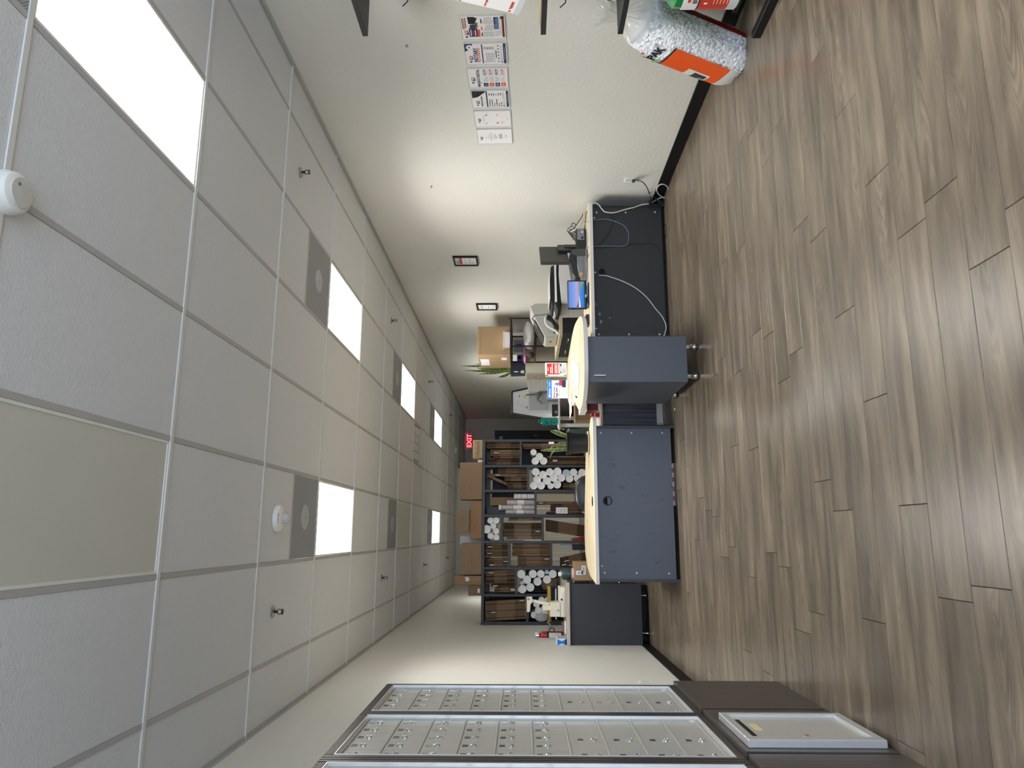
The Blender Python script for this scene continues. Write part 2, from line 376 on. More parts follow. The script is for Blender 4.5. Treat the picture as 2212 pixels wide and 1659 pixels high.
for c in range(8):
    for k in ks:
        y0, y1 = max(ty(k), YF), min(ty(k+1), YB)
        if y1-y0 < .03: continue
        if y0 >= YJ-.05 and DX[c+1] < 1.5: continue
        if y1 > YJ > y0+.05 and DX[c+1] < 1.5: y1 = YJ
        q = (c, k)
        if q in LIT or q in OFF: continue
        if q in VENT: tile(DX[c], DX[c+1], y0, (y0+y1)/2); continue
        if q in SLOT: tile(DX[c], DX[c+1], (y0+y1)/2, y1); continue
        tile(DX[c], DX[c+1], y0, y1)
for i, x in enumerate(DX[1:-1]):
    ob('grid_runner', M().box(x-.012, x+.012, YF, YB if x > 1.5 else YJ, ZC, ZC+.003).box(x-.002, x+.002, YF, YB if x > 1.5 else YJ, ZC+.003, ZC+.04), GRID_SHADED, ceil)
for k in ks:
    y = ty(k)
    if not YF < y < YB: continue
    x0 = XL if y < YJ else 1.58
    ob('grid_tee', M().box(x0, XR, y-.012, y+.012, ZC-.004, ZC+.003).box(x0, XR, y-.002, y+.002, ZC+.003, ZC+.04), TEE_LIT, ceil)
for (c, k) in sorted(VENT | SLOT):
    y = (ty(k)+ty(k+1))/2
    ob('grid_tee', M().box(DX[c]+.012, DX[c+1]-.012, y-.012, y+.012, ZC+.0005, ZC+.003), GRID_SHADED, ceil)
ob('wall_angle', M().box(XL, XL+.022, YF, YJ, ZC-.002, ZC+.001).box(XL, XL+.003, YF, YJ, ZC-.022, ZC+.001), GRID_SHADED, ceil)
ob('wall_angle', M().box(XR-.022, XR, YF, YB, ZC-.002, ZC+.001).box(XR-.003, XR, YF, YB, ZC-.022, ZC+.001), GRID_SHADED, ceil)
# light panels
LED = mat('led_panel', (255, 253, 248), .5, emit=5); LOFF = mat('led_panel_off', (208, 208, 198), .35)
PLACE = {(5, -1): 'nearest lit ceiling panel beside the wall of posters', (5, 2): 'second lit ceiling panel from the camera on the poster wall side', (2, 2): 'lit ceiling panel beside the round fire alarm on the mailbox side',
         (5, 5): 'third lit ceiling panel from the camera on the poster wall side', (5, 8): 'farthest lit ceiling panel on the poster wall side', (2, 8): 'farthest lit ceiling panel, above the cardboard boxes on the shelf', (5, -4): 'lit ceiling panel near the storefront on the poster wall side', (2, -4): 'lit ceiling panel near the storefront on the mailbox side',
         (2, -1): 'large switched-off ceiling light panel nearest the camera', (2, 5): 'small switched-off ceiling light panel beyond the fire alarm'}
for (c, k) in sorted(LIT | OFF):
    cx, cy = (DX[c]+DX[c+1])/2, (ty(k)+ty(k+1))/2; a, b = .292, .597
    t = thing('ceiling_light', PLACE[(c, k)], 'light', (cx, cy, ZC))
    on = (c, k) in LIT
    ob('light_frame', M().frame((-a, a, -b, b), (-a+.012, a-.012, -b+.012, b-.012), .002, .04, 'z'), WHITE, t)
    ob('diffuser', M().box(-a+.012, a-.012, -b+.012, b-.012, .006, .03), LED if on else LOFF, t)
    if on:
        l = bpy.data.lights.new('panel_lamp', 'AREA'); l.shape = 'RECTANGLE'; l.size = .56; l.size_y = 1.17; l.energy = LAMP; l.spread = math.radians(SPREAD); l.color = (1, .985, .94)
        lo = bpy.data.objects.new('panel_lamp', l); COL.objects.link(lo); lo.parent = t; lo.location = (0, 0, .004)
PERF = perforated()
VP = {(5, 1): 'perforated return vent beside the second lit panel near the posters', (2, 1): 'perforated ceiling vent beside the round fire alarm', (5, 4): 'perforated vent beside the third lit panel on the poster wall side', (2, 4): 'perforated ceiling vent beside the small unlit panel', (5, 7): 'perforated vent beside the farthest lit panel of the poster side', (2, 7): 'perforated vent above the cardboard boxes, beside the farthest panel', (5, -2): 'perforated vent at the corner beside the nearest lit panel', (2, -2): 'perforated vent beside the big unlit panel near the storefront', (5, -5): 'perforated ceiling vent at the storefront'}
for (c, k) in sorted(VENT):
    if k == -5: continue
    cx, cy = (DX[c]+DX[c+1])/2, ty(k)+TS*.75; a = .292
    t = thing('ceiling_vent', VP[(c, k)], 'vent', (cx, cy, ZC))
    ob('face_plate', M().box(-a, a, -a, a, .001, .012), PERF, t)
    ob('damper_disc', M().lathe((0, 0, 0), [(.0, -.004), (.085, -.003), (.09, .001)], 28), mat('vent_disc', (186, 189, 194), .6), t)
    ob('hub', M().lathe((0, 0, 0), [(0, -.009), (.008, -.008), (.01, -.003)], 12), STEEL, t)
t = thing('slot_diffuser', 'square white ceiling diffuser with long parallel slots', 'vent', ((DX[4]+DX[5])/2, ty(6)+TS*.25, ZC))
ob('backing', M().box(-.292, .292, -.292, .292, .012, .02), mat('diffuser_dark', (70, 70, 72), .7), t)
ob('frame', M().frame((-.292, .292, -.292, .292), (-.262, .262, -.262, .262), -.002, .012, 'z'), GRID_SHADED, t)
for i in range(4): ob('slat', M().box(-.25+i*.127, -.25+i*.127+.115, -.255, .255, -.001, .008), TILE, t)
# sprinklers, alarms, detector
SP = ['nearest sprinkler on the poster wall side of the ceiling', 'second nearest sprinkler on the poster wall side', 'third nearest sprinkler on the poster wall side', 'farthest sprinkler, over the dark hallway', 'nearest sprinkler on the mailbox side of the ceiling', 'second nearest sprinkler on the mailbox side', 'third nearest sprinkler on the mailbox side', 'farthest sprinkler on the mailbox side, above the boxes']
base = None
for i in range(8):
    p = (2.556 if i < 4 else -.49, (4.79, 8.5, 12.12, 15.7, 4.81, 8.47, 12.02, 15.6)[i], ZC)
    if base is None:
        base = thing('sprinkler', SP[0], 'sprinkler', p)
        ob('escutcheon', M().lathe((0, 0, 0), [(.036, .002), (.034, -.004), (.022, -.012), (.012, -.014)], 20), STEEL, base, smooth=True)
        ob('body', M().cyl((0, 0, -.012), (0, 0, -.034), .009).tube([(.011, 0, -.03), (.016, 0, -.045), (.006, 0, -.062)], .0028, 6).tube([(-.011, 0, -.03), (-.016, 0, -.045), (-.006, 0, -.062)], .0028, 6), mat('dark_bronze', (60, 58, 56), .35, metal=.8), base)
        ob('deflector', M().cyl((0, 0, -.062), (0, 0, -.066), .019, n=14), MC['dark_bronze'], base)
    else: dup(base, p, SP[i])
def strobe(p, label):
    t = thing('fire_alarm', label, 'alarm', p)
    ob('base', M().lathe((0, 0, 0), [(.088, 0), (.088, -.012), (.08, -.03), (.055, -.042), (.03, -.044), (0, -.044)], 36), WHITE, t, smooth=True)
    ob('strobe_lens', M().lathe((.0, .012, -.044), [(.036, 0), (.034, -.02), (.02, -.034), (0, -.038)], 20), mat('clear_lens', (222, 226, 230), .08, alpha=.6, spec=.8), t, smooth=True)
    ob('strobe_tube', M().box(-.006, .006, 0, .024, -.062, -.046), CHROME, t)
    a = -.62; c = Vector((0, -.071, -.029))
    txt(t, 'FIRE', .034, REDI, mw=Matrix.Translation(c) @ Matrix.Rotation(PI/2+a, 4, 'X'), bold=.0008)
strobe((.096, 4.77, ZC), 'round white fire alarm marked FIRE beside a lit panel')
strobe((1.95, 17.15, ZC), 'small distant white fire alarm at the far hallway ceiling')
t = thing('smoke_detector', 'round white smoke detector at the ceiling edge nearest the camera', 'detector', (1.033, 2.055, ZC))
ob('base', M().lathe((0, 0, 0), [(.07, 0), (.07, -.012), (.062, -.04), (.05, -.046)], 32), WHITE, t, smooth=True)
ob('grille', M().lathe((0, 0, -.046), [(.05, 0), (.046, -.006), (.0, -.008)], 28), LIGHTG, t, smooth=True)
ob('test_button', M().cyl((.02, -.02, -.05), (.02, -.02, -.056), .005, n=10), MIDG, t)
# wall screws
for (x, y), l in (((878, 97), 'lone screw in the poster wall above the posters'), ((932, 402), 'tiny hook hole in the poster wall near the framed notices')):
    p = at(x, y, XR, 0); tag(ob('wall_screw', M().cyl((0, 0, 0), (-.012, 0, 0), .005, n=10).cyl((-.012, 0, 0), (-.014, 0, 0), .008, n=10), STEEL, loc=p), l, 'screw')
# ================================================================== mailboxes
XM = -.79
UY = [(3.535, 4.106), (2.860, 3.457), (2.18, 2.772)]; ZT, ZB = 2.064, .592
t = thing('mailbox_carcass', 'black carcass behind the three banks of mailboxes', 'cabinet', (XM, 3.1, .56))
ob('carcass', M(t).box(XL+.001, XM-.031, 2.11, 4.145, .562, 2.10), BLACKM, t)
def bank_trim(i, t):
    a, b = UY[i]; c = (4.145, 3.535, 2.860)[i]
    for p, q in ((b, c),)+(((2.11, a),) if i == 2 else ()):
        m = M(t); w = q-p; m.box(XM-.03, XM-.006, p, q, .562, 2.10)
        for k in (.12, .42, .72): m.box(XM-.006, XM-.002, p+w*k, p+w*(k+.2), .562, 2.10)
        ob('post_trim', m, ALUD, t)
    m = M(t).box(XM-.03, XM-.006, a, b, ZT, 2.10)
    for k in range(5): m.box(XM-.006, XM-.002, a, b, ZT+.004+k*.0068, ZT+.0085+k*.0068)
    ob('top_trim', m, ALUD, t); ob('bottom_trim', M(t).box(XM-.03, XM-.004, a, b, .562, ZB), ALUD, t)
NR = 10; RH = (ZT-ZB-.03)/NR
def door_mesh(w, h): return M().box(-.004, 0, -w/2+.001, w/2-.001, -h/2+.001, h/2-.001)
lockm = None
def bank(i, label):
    global lockm
    a, b = UY[i]; t = thing('mailbox_bank', label, 'mailboxes', (XM, (a+b)/2, ZB), 'mailbox banks along the left-hand wall'); t['group'] = 'banks of silver mailboxes'
    bank_trim(i, t)
    m = M(t); L = .007
    m.frame((a, b, ZB, ZT), (a+L, b-L, ZB+L, ZT-L), XM-.03, XM, 'x'); ob('frame', m, ALU, t, bevel=.0015)
    fa, fb, za, zb = a+L, b-L, ZB+L+.008, ZT-L-.008; xd = XM-.019
    ob('inner_rim', M(t).frame((fa, fb, ZB+L, ZT-L), (fa+.004, fb-.004, za, zb), XM-.03, XM-.012, 'x'), MBOX, t)
    rh = (zb-za)/NR
    ob('backing', M(t).box(XM-.03, xd-.005, fa, fb, za, zb), BLACKM, t)
    cw = (fb-fa-.008)/5
    md1 = md2 = md3 = None
    for r in range(NR):
        z1 = zb-r*rh; z0 = z1-rh+.009
        ob('row_rail', M(t).box(xd-.004, xd+.005, fa, fb, z1-rh, z1-rh+.009), MBOX, t, bevel=.0015)
        spans = [(fb-.004-cw*(k+1), fb-.004-cw*k) for k in range(5)] if r < 6 else [(fb-.004-cw*3, fb-.004), (fa+.004, fb-.004-cw*3)]
        for k, (p, q) in enumerate(spans):
            key = (round(q-p, 3), round(z1-z0, 3))
            if key not in tc_:
                mm = door_mesh(q-p, z1-z0); me = bpy.data.meshes.new('door'); me.from_pydata(mm.v, [], mm.f); me.materials.append(MBOX); tc_[key] = me
            cy, cz = (p+q)/2, (z0+z1)/2
            d = ob('door', tc_[key], None, t, loc=(xd-XM, cy-(a+b)/2, cz-ZB))
            ly = cy if r < 6 else (p+.035 if k == 0 else p+.06)
            tz, lz = (z1-.022, z1-.056) if r < 6 else (z1-.045, z1-.098)
            if 'tag' not in tc_:
                mm = M().box(0, .0015, -.013, .013, -.011, .011); me = bpy.data.meshes.new('number_tag'); me.from_pydata(mm.v, [], mm.f); me.materials.append(mat('tag_plate', (128, 124, 116), .2, metal=.7)); tc_['tag'] = me
                mm = M().lathe((0, 0, 0), [(.0125, 0), (.0125, .004), (.009, .006), (.0085, .003), (0, .003)], 16, 'x').box(.003, .0075, -.0015, .0015, -.005, .005)
                me = bpy.data.meshes.new('lock'); me.from_pydata(mm.v, [], mm.f); me.materials.append(CHROME); tc_['lock'] = me
            ob('number_tag', tc_['tag'], None, d, loc=(0, ly-cy, tz-cz)); ob('lock', tc_['lock'], None, d, loc=(0, ly-cy, lz-cz))
    zr = zb-4*rh; ob('latch_plate', M(t).box(xd, XM-.001, fa, fa+.012, zr-.105, zr-.03), ALU, t)
    ob('corner_plate', M(t).box(xd, xd+.004, fb-.02, fb-.002, za+.004, za+.03), ALU, t)
bank(0, 'bank of silver mailboxes farthest from the camera, next to the pale wall')
bank(1, 'middle bank of silver mailboxes, above the parcel drop cabinet')
bank(2, 'bank of silver mailboxes nearest the camera, cut by the frame')
# base cabinets
XBC = -.774
for i, (a, b, l) in enumerate([(3.535, 4.160, 'plain dark brown base cabinet under the farthest mailboxes'), (2.862, 3.507, 'dark brown base cabinet with the aluminium parcel drop door'), (2.19, 2.835, 'plain dark brown base cabinet nearest the camera')]):
    t = thing('base_cabinet', l, 'cabinet', ((XL+XBC)/2, (a+b)/2, 0), 'dark brown cabinets under the mailboxes')
    ob('body', M(t).box(XL+.013, XBC-.022, a+.012, b-.001, 0, .545), DARKW, t)
    ob('top', M(t).box(XL+.002, XBC-.021, a, b, .545, .561), DARKW, t)
    f = ob('front_panel', M(t).box(XBC-.02, XBC, a, b, .004, .558), DARKW, t, bevel=.0015)
    if i == 1:
        d = ob('drop_door', M(t).frame((2.905, 3.325, .022, .535), (2.955, 3.30, .06, .505), XBC, XBC+.03, 'x'), ALU, t, bevel=.003)
        ob('door_leaf', M(t).frame((2.955, 3.30, .06, .505), (3.005, 3.262, .468, .486), XBC, XBC+.016, 'x'), MBOX, d, bevel=.001).location = (0, 0, 0)
        ob('slot_mouth', M(t).box(XBC, XBC+.0155, 3.0, 3.265, .466, .488), BLACK, d)
        ob('yellow_label', M(t).box(XBC+.016, XBC+.0168, 3.09, 3.19, .420, .450), mat('label_yellow', (232, 214, 160), .6), d)
        ob('lock', M(t).lathe((XBC+.016, 3.0, .285), [(.012, 0), (.012, .005), (.008, .007), (0, .004)], 16, 'x'), CHROME, d)
p = at(1395, 1473, XL+.004, 0)
t = thing('light_switch', 'white wall plate half hidden behind the farthest mailboxes', 'outlet', (XL, p.y, p.z))
ob('plate', M(t).box(XL, XL+.006, p.y-.035, p.y+.035, p.z-.057, p.z+.057), WHITE, t, bevel=.002); ob('socket', M(t).box(XL+.006, XL+.008, p.y-.016, p.y+.016, p.z-.03, p.z+.03), LIGHTG, t)
# ================================================================== right wall: posters, notices, outlet
def logo(x=.5, y=.085, s=1):
    return [('p', [(x-.20*s+.045*s*u, y+.033*s*v) for u, v in ((-1, -.2), (-.5, -1), (.5, -1), (1, -.2), (0, 1.2))], 'n'), ('t', 'EZ PZ', x-.11*s, y-.018*s, .018*s, 'o', 'LEFT', .0005), ('t', 'Ship It', x-.11*s, y+.03*s, .016*s, 'k', 'LEFT', .0006), ('l', x-.16*s, y+.055*s, x+.2*s, y+.07*s, 'g', 1, 1)]
PW_, PH_ = .218, .281
posters = []
def poster(label, yc, zc, items, board=.004):
    p = thing('wall_poster', label, 'poster', mw=basis((XR-.001, yc, zc), (0, -1, .022), (0, .022, 1)), group='price posters on the right-hand wall'); p['group'] = 'row of paper posters on the wall'
    ob('sheet', M().box(-PW_/2, PW_/2, -PH_/2, PH_/2, 0, board), PAPER, p); prints(p, PW_, PH_, board, items)
    ob('clear_cover', M().frame((-PW_/2-.004, PW_/2+.004, -PH_/2-.004, PH_/2+.004), (-PW_/2, PW_/2, -PH_/2, PH_/2), 0, board+.003, 'z'), mat('acrylic', (228, 230, 232), .1, alpha=.55), p)
    return p
poster('white poster with a black printer picture and navy and orange blocks', 4.107, 1.620, logo(.3, .1)+[('r', .45, .03, .92, .05, 'k'), ('r', .45, .062, .90, .082, 'o'), ('r', .5, .095, .92, .112, 'k'), ('r', .1, .17, .48, .36, 'n'), ('r', .14, .2, .42, .22, 'w', 2), ('r', .14, .25, .36, .27, 'r', 2), ('r', .14, .3, .40, .32, 'w', 2), ('r', .1, .36, .42, .42, 'o'), ('c', .55, .265, .022, 'D'), ('r', .5, .3, .72, .38, 'B'), ('p', [(.66, .17), (.96, .16), (.96, .3), (.9, .38), (.66, .31)], 'k'),
    ('r', .12, .45, .28, .48, 'n'), ('l', .1, .5, .32, .74, 'g', 7), ('r', .38, .45, .54, .48, 'o'), ('l', .36, .5, .62, .74, 'g', 7), ('r', .68, .45, .86, .48, 'n'), ('l', .66, .5, .94, .74, 'g', 7), ('r', .42, .75, .93, .86, 'n'), ('l', .46, .765, .9, .85, 'c', 4), ('r', .1, .76, .36, .86, 'l'), ('l', .14, .87, .9, .915, 'g', 2), ('r', .06, .93, .97, .955, 'r'), ('r', .06, .955, .97, .985, 'k'), ('c', .9, .945, .014, 'D')])
poster('white NOTARY FEE SCHEDULE poster with a navy corner and navy bars', 4.369, 1.614, logo(.33, .12)+[('p', [(.62, .0), (.99, 0), (.99, .2), (.86, .17), (.72, .1)], 'n'), ('c', .82, .12, .024, 'w'), ('r', .78, .11, .86, .125, 'k', 3), ('r', .8, .085, .84, .11, 'k', 3), ('t', 'NOTARY', .45, .25, .036, 'n', 'CENTER', .0012), ('t', 'FEE SCHEDULE', .45, .325, .023, 'o', 'CENTER', .0004), ('l', .2, .365, .8, .38, 'g', 1), ('r', .05, .40, .95, .428, 'n'), ('l', .1, .45, .55, .70, 'g', 6), ('l', .72, .45, .84, .70, 'D', 6), ('r', .05, .708, .95, .712, 'g'), ('r', .3, .735, .66, .755, 'n')]+[('c', .12+.15*i, .8, .0055, 'k' if i % 2 else 'n') for i in range(6)]+[('l', .12, .85, .92, .9, 'g', 3), ('c', .08, .88, .006, 'k'), ('r', .02, .92, .98, .985, 'n'), ('l', .2, .945, .8, .96, 'w', 1)])
poster('white MAILBOX RENTAL poster with alternating navy and orange price rows', 4.636, 1.6145, logo(.46, .12)+[('t', 'MAILBOX RENTAL', .5, .265, .030, 'n', 'CENTER', .0006, .82), ('l', .2, .325, .9, .345, 'k', 1)]+sum([[('r', .04, .38+.15*i, .24, .50+.15*i, 'on'[i % 2 == 0]), ('l', .09, .41+.15*i, .19, .47+.15*i, 'w', 2), ('r', .26, .38+.15*i, .96, .384+.15*i, 'g'), ('r', .26, .497+.15*i, .96, .50+.15*i, 'g'), ('l', .3, .405+.15*i, .58, .43+.15*i, 'nk'[0] if i % 2 == 0 else 'o', 1), ('l', .3, .44+.15*i, .6, .49+.15*i, 'g', 2), ('t', ('$15.99', '$25.99', '$35.99', '$14.99')[i], .80, .43+.15*i, .023, 'no'[i % 2], 'CENTER', .0006), ('l', .7, .47+.15*i, .9, .485+.15*i, 'D', 1)] for i in range(4)], []))
poster('white price list poster with a black rounded picture in one corner', 4.894, 1.607, logo(.34, .15, .9)+[('p', [(.58, .02), (.98, .02), (.98, .38), (.9, .37), (.8, .29), (.7, .22), (.62, .15)], 'k'), ('p', [(.68, .17), (.78, .17), (.76, .22), (.68, .21)], 'w'), ('t', 'SHIPPING & PACKING', .38, .27, .0165, 'n', 'CENTER', .0004, .8), ('l', .12, .33, .6, .345, 'o', 1), ('l', .2, .36, .6, .37, 'g', 1), ('r', .03, .39, .97, .425, 'n')]+[('c', .1, .47+.062*i, .006, 'nokokn'[i]) for i in range(6)]+[('l', .17, .45, .5, .82, 'D', 6), ('l', .72, .45, .84, .82, 'k', 6), ('c', .09, .855, .008, 'n'), ('l', .16, .83, .4, .9, 'g', 3), ('l', .5, .83, .9, .9, 'g', 3), ('r', .03, .925, .97, .985, 'n'), ('l', .3, .945, .75, .965, 'w', 1)])
poster('nearly blank white poster with four small blocks of icons', 5.157, 1.6005, logo(.45, .12, .8)+[('l', .3, .24, .7, .26, 'k', 1), ('c', .22, .32, .006, 'p'), ('r', .70, .36, .84, .37, 'g'), ('c', .74, .32, .007, 'n'), ('c', .24, .63, .009, 'r'), ('c', .74, .63, .005, 'k'), ('r', .18, .72, .34, .84, 'P'), ('l', .4, .91, .75, .93, 'k', 1)])
poster('white poster with a few centred lines of small print, last of the row', 5.417, 1.595, logo(.42, .11, .7)+[('l', .4, .25, .6, .275, 'D', 1), ('l', .34, .33, .68, .35, 'k', 1), ('l', .2, .39, .8, .415, 'D', 1, 2), ('l', .36, .47, .66, .58, 'g', 3), ('l', .36, .63, .68, .73, 'n', 3), ('l', .4, .8, .62, .86, 'g', 2)])
for (y0, y1, z0, z1, l, it) in [(8.03, 8.315, 1.90, 2.19, 'black framed notice with a red strip, nearer to the camera', [('r', .06, .05, .94, .2, 'l'), ('r', .08, .2, .92, .33, 'r'), ('r', .1, .06, .5, .19, 'g', 2), ('l', .12, .38, .9, .92, 'g', 9), ('r', .2, .5, .34, .56, 'P')]), (9.815, 10.095, 1.732, 2.025, 'black framed plain certificate, farther along the wall', [('l', .1, .14, .9, .3, 'g', 3), ('r', .4, .2, .6, .25, 'k', 2), ('l', .1, .36, .9, .5, 'l', 4), ('r', .3, .58, .5, .62, 'k', 2), ('l', .12, .7, .88, .9, 'g', 4)])]:
    p = thing('picture_frame', l, 'picture', mw=basis((XR-.001, (y0+y1)/2, (z0+z1)/2), (0, -1, 0), (0, 0, 1))); w, h = y1-y0, z1-z0
    ob('frame', M().frame((-w/2, w/2, -h/2, h/2), (-w/2+.018, w/2-.018, -h/2+.018, h/2-.018), 0, .022, 'z'), BLACK, p)
    ob('sheet', M().box(-w/2+.018, w/2-.018, -h/2+.018, h/2-.018, .003, .008), PAPER, p); prints(p, w-.04, h-.04, .008, it)
t = thing('wall_outlet', 'white duplex outlet low on the wall with a black plug', 'outlet', (XR, 6.178, .361))
ob('plate', M(t).box(XR-.006, XR, 6.128, 6.228, .298, .424), WHITE, t, bevel=.002)
for z in (.335, .387): ob('socket', M(t).box(XR-.008, XR-.006, 6.162, 6.194, z-.016, z+.016), LIGHTG, t, bevel=.003)
# ================================================================== wall shelving at the photo's top edge
SY0, SY1, SX0 = 2.1, 3.66, 2.80
def shelf(label, z, th=.03):
    t = thing('wall_shelf', label, 'shelf', ((SX0+XR)/2, (SY0+SY1)/2, z))
    b = ob('board', M(t).box(SX0, XR, SY0, SY1, z-th, z), MC.get('shelf_board') or mat('shelf_board', (34, 35, 38), .5), t, bevel=.001)
    for y in (3.40, 2.5):
        ob('bracket', M(t).prism([(XR, z-th), (SX0+.08, z-th), (SX0+.08, z-th-.028), (XR-.02, z-th-.075), (XR, z-th-.075)], y-.012, y+.012, 'y'), BLACKM, t)
    return t
shelf('high black wall shelf above the posters, cut by the photo edge', 2.285)
shelf('black wall shelf at eye level holding thin cardboard sheets', 1.262)
shelf('low black wall shelf holding a striped plastic bag', .822)
t = thing('shelf_base', 'black base shelf of the wall shelving beside the bag of packing peanuts', 'shelf', ((SX0+XR)/2, 2.9, 0))
ob('deck', M(t).box(2.93, XR-.002, SY0, SY1, .135, .16), BLACK, t, bevel=.002); ob('front_rail', M(t).box(SX0-.012, SX0+.032, SY0, SY1+.03, 0, .05), BLACK, t, bevel=.003); ob('back_rail', M(t).box(3.06, 3.10, SY0, SY1-.02, 0, .135), BLACK, t)
for y in (2.5, 3.40): ob('cross_foot', M(t).box(SX0+.034, 3.058, y-.02, y+.02, 0, .045), BLACK, t)
for i, dz in enumerate((0, .0065)):
    tag(ob('cardboard_sheet', M().box(SX0+.005+i*.01, XR-.03, 2.2, 3.60-.012*i, 1.263+dz, 1.269+dz), mat('sheet_buff', (190, 176, 146), .8)), ('lower', 'upper')[i]+' of two thin cardboard sheets lying on the eye-level shelf', 'sheet', 'cardboard sheets on the shelf')
for (x, y), l in (((878, 12), 'upper bent wire display hook between the high shelf and the posters'), ((1218, 15), 'lower bent wire display hook under the cardboard sheets')):
    p = at(x, y, 2.86, 0); tag(ob('display_hook', M().tube([(XR-.002, p.y-.02, p.z-.012), (2.90, p.y-.02, p.z-.012), (2.875, p.y-.014, p.z-.008), (2.855, p.y, p.z+.022)], .0035, 8, smooth=0).box(XR-.004, XR, p.y-.035, p.y-.005, p.z-.03, p.z+.01), BLACKM), l, 'hook')
# white parcel box printed with red words, leaning out over the eye-level shelf
t = thing('printed_parcel', 'white parcel box with repeated red words, standing tilted on the eye-level shelf', 'box', mw=Matrix.Translation(at(1120, 33, 2.87, 0)) @ Matrix.Rotation(math.radians(19), 4, 'X'))
ob('carton', M().box(0, .25, -.34, 0, 0, .72), PAPER, t, bevel=.004)
ob('flap_edge', M().box(-.001, 0, -.34, -.002, .0, .035), mat('parcel_grey', (206, 210, 214), .6), t)
m = M(); rn = random.Random(5)
for face in (0, 1):
    for r in range(9):
        z = .055+r*.07; y = -.33+.05*(r % 2) if face == 0 else .01
        while y < (-.09 if face == 0 else .17):
            for q in range(5):
                d = .008+.012*rn.random()
                if face == 0: m.box(-.0012, 0, y+q*.017, y+q*.017+d, z+rn.uniform(-.004, .004), z+.012)
                else: m.box(y+q*.015, y+q*.015+d*.8, 0, .0012, z+rn.uniform(-.004, .004), z+.012)
            y += .12
ob('print', m, mat('ink_brick', (196, 84, 62), .6), t)
ob('blank_label', M().box(-.002, -.0005, -.3, -.06, .22, .42), mat('label_white', (228, 232, 234), .5), t)
# striped plastic bag on the low wall shelf
def blob(m, c, r, n=(18, 12), wob=.1, seed=1, mi=0, sq=2.4):
    rn = random.Random(seed); nu, nv = n; ph = [rn.uniform(0, 6.28) for _ in range(8)]
    vs = []
    def sp(v, e): return math.copysign(abs(v)**e, v)
    for j in range(nv+1):
        a = -PI/2+PI*j/nv
        for i in range(nu):
            b = 2*PI*i/nu; w = 1+wob*(math.sin(3*b+ph[0]+2*a)*.5+math.sin(5*b+ph[1]-3*a)*.3+math.sin(9*b+ph[2]+4*a)*.2)
            e = 2/sq
            vs.append((c[0]+r[0]*w*sp(math.cos(a), e)*sp(math.cos(b), e), c[1]+r[1]*w*sp(math.cos(a), e)*sp(math.sin(b), e), c[2]+r[2]*sp(math.sin(a), e)))
    fs = [(j*nu+i, j*nu+(i+1) % nu, (j+1)*nu+(i+1) % nu, (j+1)*nu+i) for j in range(nv) for i in range(nu)]
    return m.add(vs, fs, mi)
def striped():
    m = bpy.data.materials.new('striped_plastic'); m.use_nodes = True; nt = m.node_tree; b = nt.nodes['Principled BSDF']; b.inputs['Roughness'].default_value = .25
    tc = nt.nodes.new('ShaderNodeTexCoord'); w = nt.nodes.new('ShaderNodeTexWave'); w.inputs['Scale'].default_value = 9; w.inputs['Distortion'].default_value = 6; w.inputs['Detail Scale'].default_value = 2
    r = ramp(nt, [(.42, (14, 15, 20)), (.5, (226, 232, 240))]); nt.links.new(tc.outputs['Object'], w.inputs['Vector']); nt.links.new(w.outputs['Fac'], r.inputs[0]); nt.links.new(r.outputs[0], b.inputs['Base Color']); return m
tag(ob('plastic_bag', blob(M(), (0, 0, 0), (.12, .26, .055), (24, 12), .14, 4), striped(), loc=(2.965, 3.28, .875), smooth=True), 'crumpled black and white striped plastic bag on the low wall shelf', 'bag')
tag(ob('storage_bin', M().prism([(2.9, .826), (3.16, .826), (3.18, .93), (2.88, .93)], 2.4, 2.85, 'y'), [RED]), 'red bin mostly outside the photo, on the low wall shelf', 'bin')
# bag of packing peanuts
B0 = at(1600, 122, .0, 2); 
t = thing('peanut_bag', 'tall clear bag of white packing peanuts with an orange printed panel, leaning on the wall', 'bag', mw=Matrix.Translation((2.935, 4.10, .006)) @ Matrix.Rotation(math.radians(5), 4, 'Y') @ Matrix.Rotation(math.radians(24), 4, 'X'))
def bag_r(z): return (.14, .165) if z < .5 else (.14-.07*((z-.5)/.3)**1.5, .165-.03*((z-.5)/.3)**1.5)
def bag_pt(a, z, k=1.0):
    e = .72; ca, sa = math.cos(a), math.sin(a); rx, ry = bag_r(z); s = 1
    if z < .10: s = .80+.20*math.sqrt(max(0, 1-((.10-z)/.10)**2))
    return Vector((rx*s*k*math.copysign(abs(ca)**e, ca), ry*s*k*math.copysign(abs(sa)**e, sa), z))
m = M(); nz, na = 16, 36; rn = random.Random(8); vs = []
for j in range(nz+1):
    for i in range(na): vs.append(bag_pt(2*PI*i/na, .74*j/nz, 1+.012*rn.uniform(-1, 1)))
m.add(vs, [(j*na+i, j*na+(i+1) % na, (j+1)*na+(i+1) % na, (j+1)*na+i) for j in range(nz) for i in range(na)]+[tuple(reversed(range(na)))])
film = mat('clear_film', (240, 242, 244), .12, spec=.7, alpha=.20)
ob('film', m, film, t, smooth=True)
m = M(); nn, NA = 14, 72; vs = []; rn = random.Random(21); ph = [rn.uniform(0, 6.28) for _ in range(6)]
for j in range(nn+1):
    u = j/nn; z = .735+.24*u; g = (1-u/.55)**1.2 if u < .55 else 0; fl = max(0, (u-.5)/.5)**1.3
    for i in range(NA):
        a = 2*PI*i/NA; p = bag_pt(a, .735); w = .5*math.sin(7*a+ph[0])+.35*math.sin(12*a+ph[1]+3*u)+.3*math.sin(19*a+ph[2])
        k = .16+.84*max(g, 0)+.62*fl+.16*w*min(1, 4*u)
        vs.append((p.x*k, p.y*k+.02*u, z+.03*w*fl))
